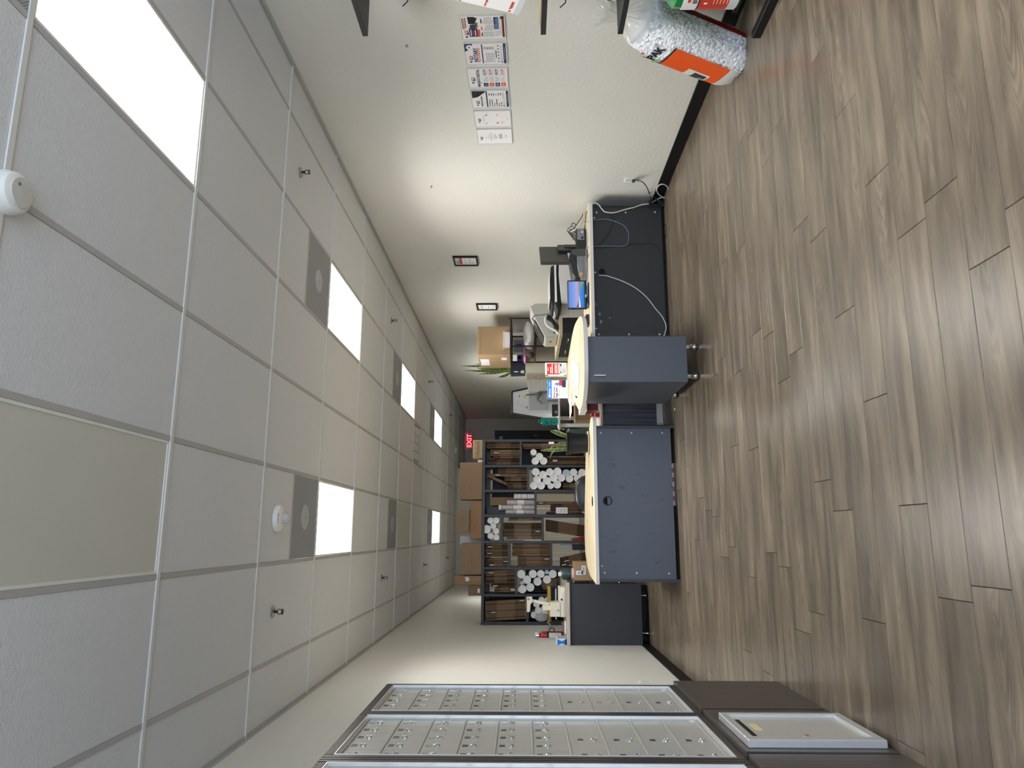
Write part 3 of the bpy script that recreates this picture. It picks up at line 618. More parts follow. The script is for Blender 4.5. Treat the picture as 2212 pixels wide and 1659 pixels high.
m.add(vs, [(j*NA+i, j*NA+(i+1) % NA, (j+1)*NA+(i+1) % NA, (j+1)*NA+i) for j in range(nn) for i in range(NA)])
ob('gathered_neck', m, mat('clear_neck', (240, 240, 236), .12, spec=.9, alpha=.38), t)
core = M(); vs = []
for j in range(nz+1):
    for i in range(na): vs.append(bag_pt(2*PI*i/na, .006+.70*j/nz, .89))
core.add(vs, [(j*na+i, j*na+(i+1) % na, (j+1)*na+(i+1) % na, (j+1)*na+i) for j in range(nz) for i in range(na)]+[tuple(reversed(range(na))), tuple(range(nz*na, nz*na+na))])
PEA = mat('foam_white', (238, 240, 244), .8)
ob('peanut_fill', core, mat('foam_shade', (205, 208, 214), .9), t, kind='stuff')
m = M(); rn = random.Random(2)
for q in range(3000):
    a = rn.uniform(0, 2*PI); z = rn.uniform(.01, .70); p = bag_pt(a, z, .905+.03*rn.random()); n = Vector((p.x/.03, p.y/.045, 0)).normalized()
    tg = Vector((-n.y, n.x, 0)); d = (tg*math.cos(q*2.4)+Vector((0, 0, 1))*math.sin(q*2.4)+n*rn.uniform(-.4, .4)).normalized()
    L = rn.uniform(.012, .019); u = d.orthogonal().normalized(); w = d.cross(u); r = .0095
    ring = [(-L, .6), (-L*.7, 1), (L*.7, 1), (L, .6)]; vs = [p+d*h+(u*math.cos(k*PI/3)+w*math.sin(k*PI/3))*r*f for h, f in ring for k in range(6)]
    m.add(vs, [(j*6+k, j*6+(k+1) % 6, (j+1)*6+(k+1) % 6, (j+1)*6+k) for j in range(3) for k in range(6)]+[tuple(reversed(range(6))), tuple(range(18, 24))])
o = ob('packing_peanuts', m, PEA, t, kind='stuff', smooth=True); o.modifiers.clear()
def bag_patch(name, a0, a1, z0, z1, m_, k=1.03, zs=None):
    m = M(); n, h = 10, 8; vs = [bag_pt(a0+(a1-a0)*i/n, z0+(z1-z0)*j/h, k) for j in range(h+1) for i in range(n+1)]
    m.add(vs, [(j*(n+1)+i, j*(n+1)+i+1, (j+1)*(n+1)+i+1, (j+1)*(n+1)+i) for j in range(h) for i in range(n)])
    return ob(name, m, m_, t, smooth=True)
A0, A1 = math.radians(122), math.radians(196)   # printed side: turned to the far left of the bag
bag_patch('orange_panel', A0, A1, .10, .50, MK['O'])
bag_patch('pale_panel', A0, A1, .50, .512, INK, 1.032); bag_patch('bottom_panel', A0, A1, .03, .10, mat('panel_grey', (214, 214, 212), .5))
bag_patch('emblem_ground', math.radians(134), math.radians(172), .17, .33, mat('emblem_paper', (226, 222, 216), .5), 1.04)
bag_patch('emblem', math.radians(137), math.radians(167), .185, .275, mat('emblem_ink', (58, 56, 58), .5), 1.05); bag_patch('emblem_core', math.radians(143), math.radians(156), .19, .225, mat('emblem_mid', (150, 148, 146), .5), 1.06)
def on_bag(s, a, z, size, m_, b=0):
    p = bag_pt(a, z, 1.03); q = bag_pt(a+.02, z, 1.03); tx = (q-p).normalized(); tx.z = 0
    mw = basis(p, tx, (0, 0, 1)); txt(t, s, size, m_, mw=mw, bold=b)
on_bag('NUT', math.radians(136), .575, .062, INK, .002); on_bag('PAK', math.radians(172), .575, .072, INK, .003); on_bag('ABLE', math.radians(148), .535, .04, GREENI, .001)
bag_patch('red_back_panel', math.radians(277), math.radians(293), .04, .6, mat('dark_red_film', (120, 22, 26), .35, bump=.4, bs=40), 1.03)
bag_patch('red_tab', math.radians(128), math.radians(150), .62, .635, REDI, 1.03)
# second red-edged bag edge and green bubble wrap roll behind it
t = thing('bubble_wrap_roll', 'green wrapped roll with a red label, above the bag of packing peanuts', 'roll', (2.99, 3.31, .38))
m = M(t); X0 = Vector((2.98, 3.44, .375))
def grn(r): m.lathe((2.985, 3.37, .185), [(0, 0), (r*.8, 0), (r, .02), (r*1.02, .2), (r, .36), (r*.75, .40), (0, .405)], 28)
grn(.20); GREENF = mat('green_film', (16, 134, 66), .25, var=.25, vs=14, bump=.6, bs=30, coat=.5); ob('roll_body', m, GREENF, t, smooth=True)
def roll_patch(name, a0, a1, z0, z1, m_, r=.2075):
    m = M(t); n = 8; vs = [(2.985+r*math.cos(a0+(a1-a0)*i/n), 3.37+r*math.sin(a0+(a1-a0)*i/n), z) for z in (z0, z1) for i in range(n+1)]
    m.add(vs, [(i, i+1, n+2+i, n+1+i) for i in range(n)]); return ob(name, m, m_, t, smooth=True)
ra, rb = math.radians(150), math.radians(244)
roll_patch('label_white', ra, rb, .425, .51, PAPER); roll_patch('label_stripe', ra, rb, .421, .428, INK, .208); roll_patch('label_red', ra, rb, .265, .421, mat('label_orange_red', (206, 62, 42), .4)); roll_patch('label_foot', ra, rb, .215, .265, mat('label_grey', (208, 210, 216), .5))
def on_roll(s, deg, z, size, m_, b=0):
    a = math.radians(deg); p = Vector((2.985+.2095*math.cos(a), 3.37+.2095*math.sin(a), z)); txt(t, s, size, m_, mw=basis(p-Vector(t['_loc']), (-math.sin(a), math.cos(a), 0), (0, 0, 1)), bold=b)
on_roll("' x 30'", 196, .375, .06, PAPER, .0015); on_roll('BUBBLE', 192, .447, .034, INK, .0008); roll_patch('label_logo', math.radians(176), math.radians(192), .47, .485, REDI, .2085)
for i in range(5): roll_patch('small_print', math.radians(172), math.radians(196+7*i % 24), .345-.018*i, .349-.018*i, mat('print_pale', (240, 206, 190), .5), .2085)
# ================================================================== desks
def poly_top(t, poly, z0, z1, name='worktop', top=CREAM):
    ob(name, M(t).prism(poly, z0, z1, 'z', 0, 1), [top, EDGE], t, bevel=.002)
def scuffed():
    m = mat('charcoal_scuffed', (78, 84, 98), .42, spec=.6); nt = m.node_tree; b = nt.nodes['Principled BSDF']; L = nt.links.new
    tc = nt.nodes.new('ShaderNodeTexCoord'); mp = nt.nodes.new('ShaderNodeMapping'); mp.inputs['Rotation'].default_value = (0, .9, 0); mp.inputs['Scale'].default_value = (34, 1, 9); L(tc.outputs['Object'], mp.inputs[0])
    n = nt.nodes.new('ShaderNodeTexNoise'); n.inputs['Scale'].default_value = 1; n.inputs['Detail'].default_value = 3; L(mp.outputs[0], n.inputs['Vector'])
    n2 = nt.nodes.new('ShaderNodeTexNoise'); n2.inputs['Scale'].default_value = 5.5; L(tc.outputs['Object'], n2.inputs['Vector'])
    a = nt.nodes.new('ShaderNodeMapRange'); a.inputs[1].default_value = .62; a.inputs[2].default_value = .70; L(n.outputs['Fac'], a.inputs[0])
    c = nt.nodes.new('ShaderNodeMapRange'); c.inputs[1].default_value = .50; c.inputs[2].default_value = .58; L(n2.outputs['Fac'], c.inputs[0])
    p = nt.nodes.new('ShaderNodeMath'); p.operation = 'MULTIPLY'; L(a.outputs[0], p.inputs[0]); L(c.outputs[0], p.inputs[1])
    x = nt.nodes.new('ShaderNodeMix'); x.data_type = 'RGBA'; x.inputs[6].default_value = rgb((78, 84, 98)); x.inputs[7].default_value = rgb((54, 57, 63)); L(p.outputs[0], x.inputs[0]); L(x.outputs[2], b.inputs['Base Color']); return m
CAPS = mat('screw_cap', (206, 208, 212), .35)
def caps(t, pts, Y):
    for x, y in pts:
        p = at(x, y, Y); ob('screw_cap', M(t).lathe((p.x, Y, p.z), [(.0085, 0), (.0085, -.002), (.005, -.004), (0, -.003)], 12, 'y'), CAPS, t)
def ring(t, x, y, Y, r, name='grommet'):
    p = at(x, y, Y); g = ob(name, M(t).lathe((p.x, Y, p.z), [(r, .002), (r, -.004), (r*.80, -.005), (r*.78, .002)], 28, 'y'), BLACKP, t)
    ob('opening', M(t).lathe((p.x, Y, p.z), [(r*.8, .001), (r*.79, -.0005), (0, -.0006)], 24, 'y'), mat('hole_black', (6, 7, 9), .9), g); return g, p
t = thing('reception_desk', 'middle reception desk with scuffed slate grey front and cream top', 'desk', (.28, 6.95, 0))
ob('front_panel', M(t).box(-.383, .934, 6.50, 6.52, .036, .705), scuffed(), t)
for a in (-.405, .935): ob('side_panel', M(t).box(a, a+.022, 6.49, 7.15, .0, .705), CHARS, t)
poly_top(t, [(-.425, 6.46), (1.0, 6.46), (1.045, 6.52), (1.05, 6.66), (.965, 6.83), (.90, 7.04), (.80, 7.22), (.5, 7.36), (.25, 7.47), (0, 7.54), (-.18, 7.50), (-.31, 7.30), (-.385, 6.98)], .705, .738)
caps(t, [(1240+a/6.9125, 880+b/6.9125) for a, b in ((398, 382), (857, 382), (1317, 382))]+[(1240+a/6.9125, 1060+b/6.9125) for a, b in ((457, 1225), (937, 1230), (1418, 1236), (415, 1125))], 6.50)
g, p = ring(t, 1312, 1082, 6.50, .043)
ob('half_cover', M(t).prism([(p.x+.033*math.cos(PI+PI*i/12), p.z+.033*math.sin(PI+PI*i/12)) for i in range(13)], 6.497, 6.4985, 'y'), CHAR, g)
q = at(1280, 1083, .738, 2); ob('top_grommet', M(t).lathe((q.x, q.y, .738), [(.045, 0), (.045, .003), (.036, .004), (0, .001)], 24), BLACKP, t)
ob('back_brace', M(t).box(-.383, .934, 7.08, 7.10, .05, .45), CHARS, t); ob('plinth_or_shade', M(t).box(-.383, .934, 6.67, 6.69, 0.001, .06), BLACK, t)  # low black strip added to stand for the shade under the desk
t = thing('striped_box', 'red and white striped strip lying on the floor under the middle desk', 'box', (.44, 6.60, 0))
for i in range(9): ob('band', M(t).box(.63-.042*(i+1), .63-.042*i, 6.61, 6.66, 0, .018), [WHITE, RED][i % 2] if i else WHITE, t)
t = thing('corner_desk', 'grey desk by the poster wall with loose cables across its front', 'desk', (2.45, 6.9, 0))
ob('front_panel', M(t).box(1.80, 3.088, 6.50, 6.52, .034, .695), mat('charcoal_shaded', (52, 54, 57), .5, spec=.35), t)  # same laminate as the podium; weaker daylight is put into this darker colour
ob('side_panel', M(t).box(3.089, 3.112, 6.49, 7.15, 0, .695), CHARS, t); ob('side_panel', M(t).box(1.778, 1.80, 6.49, 7.15, 0, .695), CHARS, t)
ob('plinth_or_shade', M(t).box(1.80, 3.088, 6.545, 6.565, .001, .06), BLACK, t)  # black strip put in as the dark shade below this desk
poly_top(t, [(1.70, 6.46), (3.115, 6.46), (3.165, 6.62), (3.175, 7.25), (1.70, 7.25)], .695, .73)
caps(t, [(1260+a/4.88, 400+b/4.88) for a, b in ((140, 288), (446, 288), (755, 285), (115, 345), (125, 920), (139, 1512), (165, 1573), (483, 1573), (803, 1573))], 6.50)
ring(t, 1300, 588, 6.50, .036)
m = M(t)
for a, b, w, h in ((170, 1358, .011, .012), (185, 1440, .016, .011), (120, 1255, .009, .013), (115, 1330, .006, .01), (275, 1400, .004, .014)):
    p = at(1260+a/4.88, 400+b/4.88, 6.499); m.box(p.x-w, p.x+w, 6.4985, 6.50, p.z-h, p.z+h*.6)
ob('tape_scraps', m, mat('tape_grey', (122, 126, 132), .5), t)
# podium with the big chrome feet
t = thing('podium_cabinet', 'tall slate grey podium cabinet on chrome feet with a curved cream top', 'cabinet', (1.316, 5.9, 0))
ob('body', M(t).box(1.137, 1.497, 5.442, 6.365, .106, .867), CHAR, t, bevel=.0015)
d = ob('door', M(t).box(1.137, 1.497, 5.42, 5.44, .106, .865), CHAR, t, bevel=.0015)
h0, h1 = at(1284, 811, 5.405), at(1309, 811, 5.405)
ob('handle', M(t).tube([(h0.x, 5.42, h0.z), (h0.x, 5.40, h0.z-.004), (h1.x, 5.40, h1.z+.004), (h1.x, 5.42, h1.z)], .0055, 8, smooth=0), mat('steel_highlight', (244, 245, 247), .35, metal=.3), d)  # the handle's white highlight is put into its base colour
def foot(t, x, y, h, big=1):
    f = ob('foot', M(t).lathe((x, y, 0), [(.024*big, .012), (.026*big, .02), (.024*big, .03), (.018*big, .034), (.022*big, .04), (.022*big, .05), (.017*big, .055), (.019*big, .07), (.019*big, h)], 20), CHROME, t, smooth=True)
    ob('rubber_base', M(t).lathe((x, y, 0), [(.024*big, 0), (.027*big, .004), (.025*big, .013)], 20), BLACKP, f)
for x, y in ((1.435, 5.515), (1.205, 5.525), (1.205, 6.30), (1.435, 6.30)): foot(t, x, y, .107)
def smooth_poly(P, k=5):
    n = len(P); out = []
    for i in range(n):
        a, b, c, d = [Vector((*P[(i+j) % n], 0)) for j in (-1, 0, 1, 2)]
        for q in range(k):
            u = q/k; v = .5*((2*b)+(c-a)*u+(2*a-5*b+4*c-d)*u*u+(3*b-a-3*c+d)*u**3); out.append((v.x, v.y))
    return out
poly_top(t, smooth_poly([(1.30, 5.36), (1.58, 5.40), (1.72, 5.62), (1.80, 6.0), (1.84, 6.4), (1.80, 6.9), (1.72, 7.4), (1.55, 7.58), (1.40, 7.45), (1.24, 7.05), (1.17, 6.62), (1.16, 6.40), (1.07, 6.15), (.99, 5.85), (1.02, 5.55), (1.14, 5.40)]), .867, .90)
ob('support_post', M(t).cyl((1.55, 7.2, 0), (1.55, 7.2, .867), .025), CHROME, t)
# low cabinet with wood-grain front between podium and middle desk
t = thing('gap_cabinet', 'low cabinet with blue-grey wood grain front between podium and middle desk', 'cabinet', (1.2, 7.3, 0))
ob('body', M(t).box(1.052, 1.66, 7.02, 7.55, .06, .585), CHARS, t); ob('front_panel', M(t).box(1.045, 1.66, 7.0, 7.02, .06, .585), SLATE, t)
ob('worktop', M(t).box(1.03, 1.68, 6.985, 7.57, .585, .607), mat('grey_cream_top', (196, 186, 168), .4), t, bevel=.002)
ob('plinth_or_shade', M(t).box(1.06, 1.66, 7.01, 7.05, 0.0, .058), mat('marble_strip', (232, 232, 230), .35, var=.1, vs=12), t); ob('foot', M(t).box(1.04, 1.06, 6.99, 7.06, 0, .06), GREYW, t)
# left counter against the mailbox wall
t = thing('side_counter', 'charcoal counter on chrome legs against the left wall, cream machine on top', 'cabinet', (-.86, 8.6, 0))
ob('body', M(t).box(-1.158, -.55, 8.165, 9.17, .09, .86), CHARS, t); ob('end_panel', M(t).box(-1.162, -.532, 8.15, 8.165, .086, .86), mat('charcoal_counter_shaded', (54, 56, 62), .5, spec=.4), t)  # end panel: the podium's laminate again, its shadier place put into the colour
for z0, z1 in ((.62, .855), (.36, .612), (.095, .352)):
    for y0, y1 in ((8.175, 8.66), (8.67, 9.165)):
        d = ob('drawer', M(t).box(-.55, -.532, y0, y1, z0, z1), DARKW, t, bevel=.001)
        ob('pull', M(t).tube([(-.532, (y0+y1)/2-.05, z1-.06), (-.512, (y0+y1)/2-.05, z1-.06), (-.512, (y0+y1)/2+.05, z1-.06), (-.532, (y0+y1)/2+.05, z1-.06)], .005, 8, smooth=0), CHROME, d)
ob('worktop', M(t).box(-1.163, -.515, 8.12, 9.21, .86, .896), GREYW, t, bevel=.003)
ob('plinth_or_shade', M(t).box(-1.15, -.56, 8.42, 8.44, .001, .09), BLACK, t)  # black strip behind the legs, added as the shade under the counter
for x, y in ((-.66, 8.29), (-1.05, 8.23), (-.66, 9.05), (-1.05, 9.05)): foot(t, x, y, .09, .8)
# ================================================================== bookcase
BY, BD = 9.89, .39
VX = [1.2525, .904, .5687, .2394, -.107, -.447, -.791, -1.141]
t = thing('bookcase', 'wide dark grey bookcase of tall bays filled with flat cartons and tubes', 'bookcase', (.05, BY+BD/2, 0))
for i, x in enumerate(VX): ob('upright', M(t).box(x-.018, x+.018, BY, BY+BD, 0, 1.876), SHELFM, t, bevel=.001)
ob('top', M(t).box(-1.161, 1.274, BY-.004, BY+BD, 1.877, 1.915), SHELFM, t, bevel=.001)
for i, zs in enumerate([(1.408, .48), (1.309, .48), (1.207, .48), (1.665, 1.114, .48), (1.566, 1.003, .48), (1.47, .904, .48), (1.325, .48)]):
    for z in zs+(.06,): ob('shelf', M(t).box(VX[i+1]+.0185, VX[i]-.0185, BY+.003, BY+BD, z-.03, z), SHELFM, t)
for i, z0, z1 in ((0, .5, 1.375), (1, .5, 1.19), (1, 1.31, 1.79), (2, 1.21, 1.80), (5, .91, 1.33), (6, .5, 1.29), (6, 1.33, 1.82), (5, 1.48, 1.70)): ob('back_panel', M(t).box(VX[i+1]+.019, VX[i]-.019, BY+BD-.008, BY+BD-.001, z0, z1), mat('back_board', (44, 45, 50), .6), t)
ob('back_rail', M(t).box(-1.12, 1.235, BY+BD-.012, BY+BD, 1.82, 1.876), SHELFM, t)
BN = ['in the bay nearest the poster wall', 'in the second bay from the poster wall', 'in the third bay from the poster wall', 'in the middle bay', 'in the third bay from the mailbox wall', 'in the second bay from the mailbox wall', 'in the bay nearest the mailbox wall']
fm = {}
ORD = 'first second third fourth fifth sixth seventh eighth ninth tenth eleventh twelfth thirteenth fourteenth fifteenth sixteenth seventeenth eighteenth nineteenth twentieth'.split(); ORD += ['twenty-'+o for o in ORD[:9]]+['thirtieth']
BAYS = ['poster-side end bay', 'second bay from poster wall', 'third bay from poster wall', 'middle bay', 'third bay from mailbox wall', 'second bay from mailbox wall', 'mailbox-side end bay']
CNT = {}; fr = random.Random(17); TAGM = bpy.data.meshes.new('paper_tag'); tm = M().box(-.005, .005, -.003, .0005, -.03, .03); TAGM.from_pydata(tm.v, [], tm.f); TAGM.materials.append(PAPER)
def flat(bay, comp, x, z, th, h, d=.33, tilt=0, dark=0, y=None):
    k = (round(th, 3), round(h, 2), round(d, 2), dark)
    if k not in fm:
        m = M(); a = h*.27; b = h*.72
        m.box(-th/2, th/2, .003, d, 0, a).box(-th/2, th/2, .003, d, b, h).box(-th/2+.001, th/2-.001, 0, d, a, b, 1)
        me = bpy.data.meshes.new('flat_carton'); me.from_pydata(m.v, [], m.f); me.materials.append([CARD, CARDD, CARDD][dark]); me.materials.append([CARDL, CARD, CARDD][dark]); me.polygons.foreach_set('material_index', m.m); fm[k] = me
    o = bpy.data.objects.new('flat_carton', fm[k]); COL.objects.link(o); o.location = (x, (BY+.02 if y is None else y), z+.001); o.rotation_euler = (0, tilt, 0)
    if fr.random() < .09:
        c = bpy.data.objects.new('paper_tag', TAGM); COL.objects.link(c); c.parent = o; c.location = (0, 0, h*fr.choice((.9, .8, .1)))
    n = CNT[(bay, comp)] = CNT.get((bay, comp), 0)+1
    return tag(o, ORD[n-1]+' flattened carton from the poster side, '+comp+' compartment of the '+BAYS[bay], 'flattened carton', 'flat cartons in the '+comp+' compartment of the '+BAYS[bay])
rn = random.Random(11)
def stack(bay, xa, xb, z, hs, comp, d=.33, dark=0, tilt=0):   # cartons on edge from xa towards xb (x falls)
    xa = min(xa, VX[bay]-.0195); xb = max(xb, VX[bay+1]+.0195); x = xa; i = 0
    while x-xb > .009:
        th = min(rn.choice((.011, .013, .016, .02)), x-xb); h = hs[min(i*len(hs)//max(1, int((xa-xb)/.0145)), len(hs)-1)]+rn.uniform(-.006, .006)
        flat(bay, comp, x-th/2, z, th-.0026, h, d, tilt, rn.choice((dark, dark, dark, 1 if dark == 0 else 0)), BY+.012+rn.uniform(0, .03)); x -= th; i += 1
def px(y, x=1150): return at(x, y, BY).x
def pz(x): return at(x, 1150, BY).z
TB = {}
def tube(bay, x, y, r, label, blue=False, z=None, L=.34):
    p = at(x, y, BY-.004); k = (round(r, 3), blue); p.x = min(max(p.x, VX[bay+1]+.020+r), VX[bay]-.020-r)
    if k not in TB:
        m1 = M().lathe((0, 0, 0), [(r-.003, L-.001), (r-.003, L), (r, L), (r, .012), (r-.003, .012)], 22, 'y'); m2 = M().lathe((0, 0, 0), [(r-.002, .02), (r+.001, .014), (r+.001, .002), (r-.004, 0), (r-.008, .004), (r*.35, .005), (0, .0055)], 22, 'y')
        TB[k] = (m1, m2)
    t = thing('mailing_tube', label, 'tube', (p.x, BY-.004, p.z), 'white mailing tubes '+BN[bay])
    for n, mm, ma in (('tube_wall', TB[k][0], TUBEW), ('end_cap', TB[k][1], CAPB if blue else CAPW)):
        ob(n, mm, ma, t, smooth=True)
def tubes(bay, pts, where=''):
    pts = sorted(pts, key=lambda q: q[0]); n = len(pts); O = ['highest', 'second highest', 'third highest', 'fourth highest', 'fifth highest', 'sixth highest', 'seventh highest', 'eighth highest', 'ninth highest', 'tenth highest', 'eleventh highest', 'twelfth highest', 'seventh lowest', 'sixth lowest', 'fifth lowest', 'fourth lowest', 'third lowest', 'second lowest', 'lowest']
    for i, q in enumerate(pts):
        rank = O[i] if i < (n+1)//2 else (O[-(n-i)] if n-i <= 7 else O[i])
        tube(bay, q[0], q[1], q[2]*.0065, ('pale blue capped mailing tube, ' if len(q) > 3 else 'white capped mailing tube, ')+rank+' tube in the '+BAYS[bay], len(q) > 3)
# bay nearest the poster wall
stack(0, px(955), px(968), 1.408, (.46,), 'upper'); stack(0, px(971), px(991), 1.408, (.40, .40, .36), 'upper'); stack(0, px(992), px(1003.5), 1.408, (.435,), 'upper', dark=1)
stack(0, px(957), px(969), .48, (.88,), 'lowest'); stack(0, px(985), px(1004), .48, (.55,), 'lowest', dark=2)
tubes(0, [(980+a/6.91, 900+b/6.91, *r) for a, b, *r in ((1192, 532, 6.4), (1280, 598, 7.8), (1218, 690, 7.6), (1342, 690, 7.8))])
stack(1, px(1011), px(1022), 1.309, (.40,), 'upper'); stack(1, px(1023), px(1029.5), 1.309, (.50,), 'upper'); stack(1, px(1029.5), px(1041), 1.309, (.30,), 'upper'); stack(1, px(1042), px(1057), 1.309, (.26,), 'upper')
for q in range(3): flat(1, 'upper', px(1048-q*2.2), 1.578, .011, .29, .3, math.radians(24))
tubes(1, [(980+a/6.91, 900+b/6.91, *r) for a, b, *r in ((1225, 825, 8), (1333, 868, 8), (1435, 828, 7.9), (1550, 815, 8.3), (1680, 840, 7.4, 1), (1790, 832, 7.7), (1917, 835, 7.9), (1247, 940, 8), (1390, 958, 8), (1492, 915, 8), (1608, 913, 8), (1730, 925, 7.9), (1852, 920, 7.9), (1195, 1040, 7.7), (1305, 1030, 8), (1447, 1035, 6.2), (1545, 1012, 8.3))])
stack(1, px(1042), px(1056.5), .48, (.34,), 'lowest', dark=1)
# third bay: rolls
stack(2, px(1063.2), px(1065.2), 1.207, (.60,), 'upper', dark=2)
def roll(x0, x1, y, r, label, m_, cap=None, yoff=.07):
    a, b = at(x0, y, BY+yoff), at(x1, y, BY+yoff); t = thing('wrap_roll', label, 'roll', (a.x, BY+yoff, 1.208), 'wrap rolls standing in the third bay')
    ob('film_roll', M(t).lathe((a.x, BY+yoff, 1.208), [(r*.9, 0), (r, .006), (r*1.01, (a.z-1.208)*.5), (r, a.z-1.215), (r*.85, a.z-1.208)], 20), m_, t, smooth=True)
    c, d = a.z-.36*(a.z-1.208), a.z-.64*(a.z-1.208)
    ob('paper_band', M(t).lathe((a.x, BY+yoff, 0), [(r*1.02, d), (r*1.025, c)], 20), PAPER, t, smooth=True)
    for z in (c, d): ob('red_stripe', M(t).lathe((a.x, BY+yoff, 0), [(r*1.03, z-.004), (r*1.03, z+.002)], 20), REDI, t)
    if cap: ob('core_cap', M(t).lathe((a.x, BY+yoff, a.z-.006), [(r*1.15, 0), (r*1.2, .02), (r*.9, .03), (0, .03)], 20), WHITE, t, smooth=True)
BUB = mat('bubble_film', (196, 192, 194), .3, var=.45, vs=60, bump=.8, bs=90)
roll(1110, 1153, 1072, .036, 'white wrapped roll standing beside the dark cartons in the third bay', WHITE, yoff=.05); roll(1095, 1153, 1085.5, .034, 'bubble wrap roll with white band in the middle of the third bay', BUB, yoff=.05); roll(1081, 1153, 1096.5, .032, 'tallest bubble wrap roll, with a white cap, in the third bay', BUB, 1, yoff=.045); roll(1092, 1153, 1106.3, .030, 'bubble wrap roll beside the upright on the mailbox side of the third bay', BUB, yoff=.05)
def crate(name, label, cat, x0, x1, y0, y1, Y, d, m_, base=None, group=None):   # a box whose near face spans these pixels
    a, b = at(x0, y1, Y), at(x1, y0, Y); t = thing(name, label, cat, ((a.x+b.x)/2, Y+d/2, b.z if base is None else base), group)
    ob('carton', M(t).box(a.x, b.x, Y, Y+d, b.z if base is None else base, a.z), m_, t, bevel=.003); return t, a, b
t, a, b = crate('black_box', 'tall black box behind the rolls in the third bay', 'box', 1052, 1150, 1094, 1111, BY+.12, .22, BLACKP, base=1.208)
t, a, b = crate('cardboard_box', 'small brown cardboard box standing behind the bubble wrap rolls in the third bay', 'box', 1058, 1155, 1074, 1092, BY+.13, .2, KRAFT2, base=1.208)
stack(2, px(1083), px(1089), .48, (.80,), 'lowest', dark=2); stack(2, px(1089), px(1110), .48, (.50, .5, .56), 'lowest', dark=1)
p, q = at(1201, 1109.5, BY-.004), at(1226, 1096, BY-.004)
t = thing('paper_note', 'white handwritten paper note on the cartons of the third bay', 'note', (p.x, BY-.002, q.z)); ob('sheet', M(t).box(p.x, q.x, BY-.004, BY+.004, q.z, p.z), PAPER, t)
ob('scribble', M(t).tube([(p.x+.02+.012*i, BY-.005, p.z-.05-.03*(i % 2)-.004*i) for i in range(5)], .0015, 5).tube([(p.x+.02+.011*i, BY-.005, p.z-.11-.02*(i % 2)) for i in range(5)], .0015, 5), GREYI, t)
# middle bay
tubes(3, [(980+a/6.91, 1080+b/6.91, *r) for a, b, *r in ((548, 308, 6.2), (637, 307, 6.4), (592, 390, 6.1), (495, 437, 8.5), (637, 465, 6.3), (550, 537, 6.1), (637, 557, 6.3))])
stack(3, px(1118.5), px(1125), 1.114, (.44, .45), 'centre'); stack(3, px(1129), px(1160), 1.114, (.51,), 'centre', dark=1); stack(3, px(1160), px(1166), 1.114, (.47,), 'centre')
tag(ob('padded_envelope', M().box(px(1168.4), px(1166.3), BY+.01, BY+.25, 1.116, 1.35), PAPER), 'white padded mailer against the left upright of the middle bay', 'envelope')
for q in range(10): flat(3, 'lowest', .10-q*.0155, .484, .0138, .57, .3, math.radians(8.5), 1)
tag(ob('red_cloth', blob(M(), (0, 0, 0), (.02, .10, .11), (14, 10), .2, 7), REDI, loc=(-.068, BY+.14, .60), smooth=True), 'crumpled red bag low in the middle bay', 'bag')
# third bay from mailbox wall
stack(4, px(1174.5), px(1205), 1.566, (.30,), 'top'); stack(4, px(1207), px(1224.5), 1.566, (.255,), 'top')
stack(4, px(1174.5), px(1203), 1.003, (.505,), 'centre'); stack(4, px(1203), px(1224.5), 1.003, (.43,), 'centre')
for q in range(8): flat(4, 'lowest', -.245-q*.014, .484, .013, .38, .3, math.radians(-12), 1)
tag(ob('waste_bin', M().prism([(-.205, .484), (-.14, .484), (-.132, .70), (-.212, .70)], BY+.03, BY+.17, 'y'), BLACKP), 'small black bin low in the third bay from the mailbox wall', 'bin')
tag(ob('paper_bag', M().box(-.185, -.135, BY+.2, BY+.36, .484, .86), PAPER, bevel=.004), 'white paper bag low in the third bay from the mailbox wall', 'bag')
# second bay from mailbox wall
for a, b, h in ((1231, 1239, .40), (1239, 1259, .385)): stack(5, px(a), px(b), 1.47, (h,), 'top', tilt=math.radians(-2.2))
stack(5, px(1259), px(1268), 1.47, (.32,), 'top', dark=2); stack(5, px(1269), px(1281), 1.47, (.27,), 'top')
tubes(5, [(980+a/5.925, 1140+b/5.925, *r) for a, b, *r in ((865, 590, 8.2), (1013, 592, 8), (1115, 590, 7.9), (1192, 567, 4.2, 1), (1268, 590, 8), (940, 665, 8), (1195, 663, 8), (1073, 690, 8), (873, 705, 4.3, 1), (880, 787, 8), (980, 763, 8.2))])
for q in range(8): flat(5, 'centre', -.585-q*.0165, .906+.003*q, .015, .25-.012*q, .3, math.radians(-5))
# bay nearest the mailbox wall
for q in range(20): flat(6, 'upper', -.845-q*.0125, 1.328, .0115, .53, .33, math.radians(-3.4), 1 if q % 7 == 3 else 0)
tubes(6, [(980+a/5.925, 1140+b/5.925, *r) for a, b, *r in ((1125, 925, 6.3), (1205, 935, 7.3), (1060, 978, 6.4), (1082, 1055, 6.4), (1028, 1117, 6.5), (1115, 1152, 8.6), (1172, 1050, 8.6))])
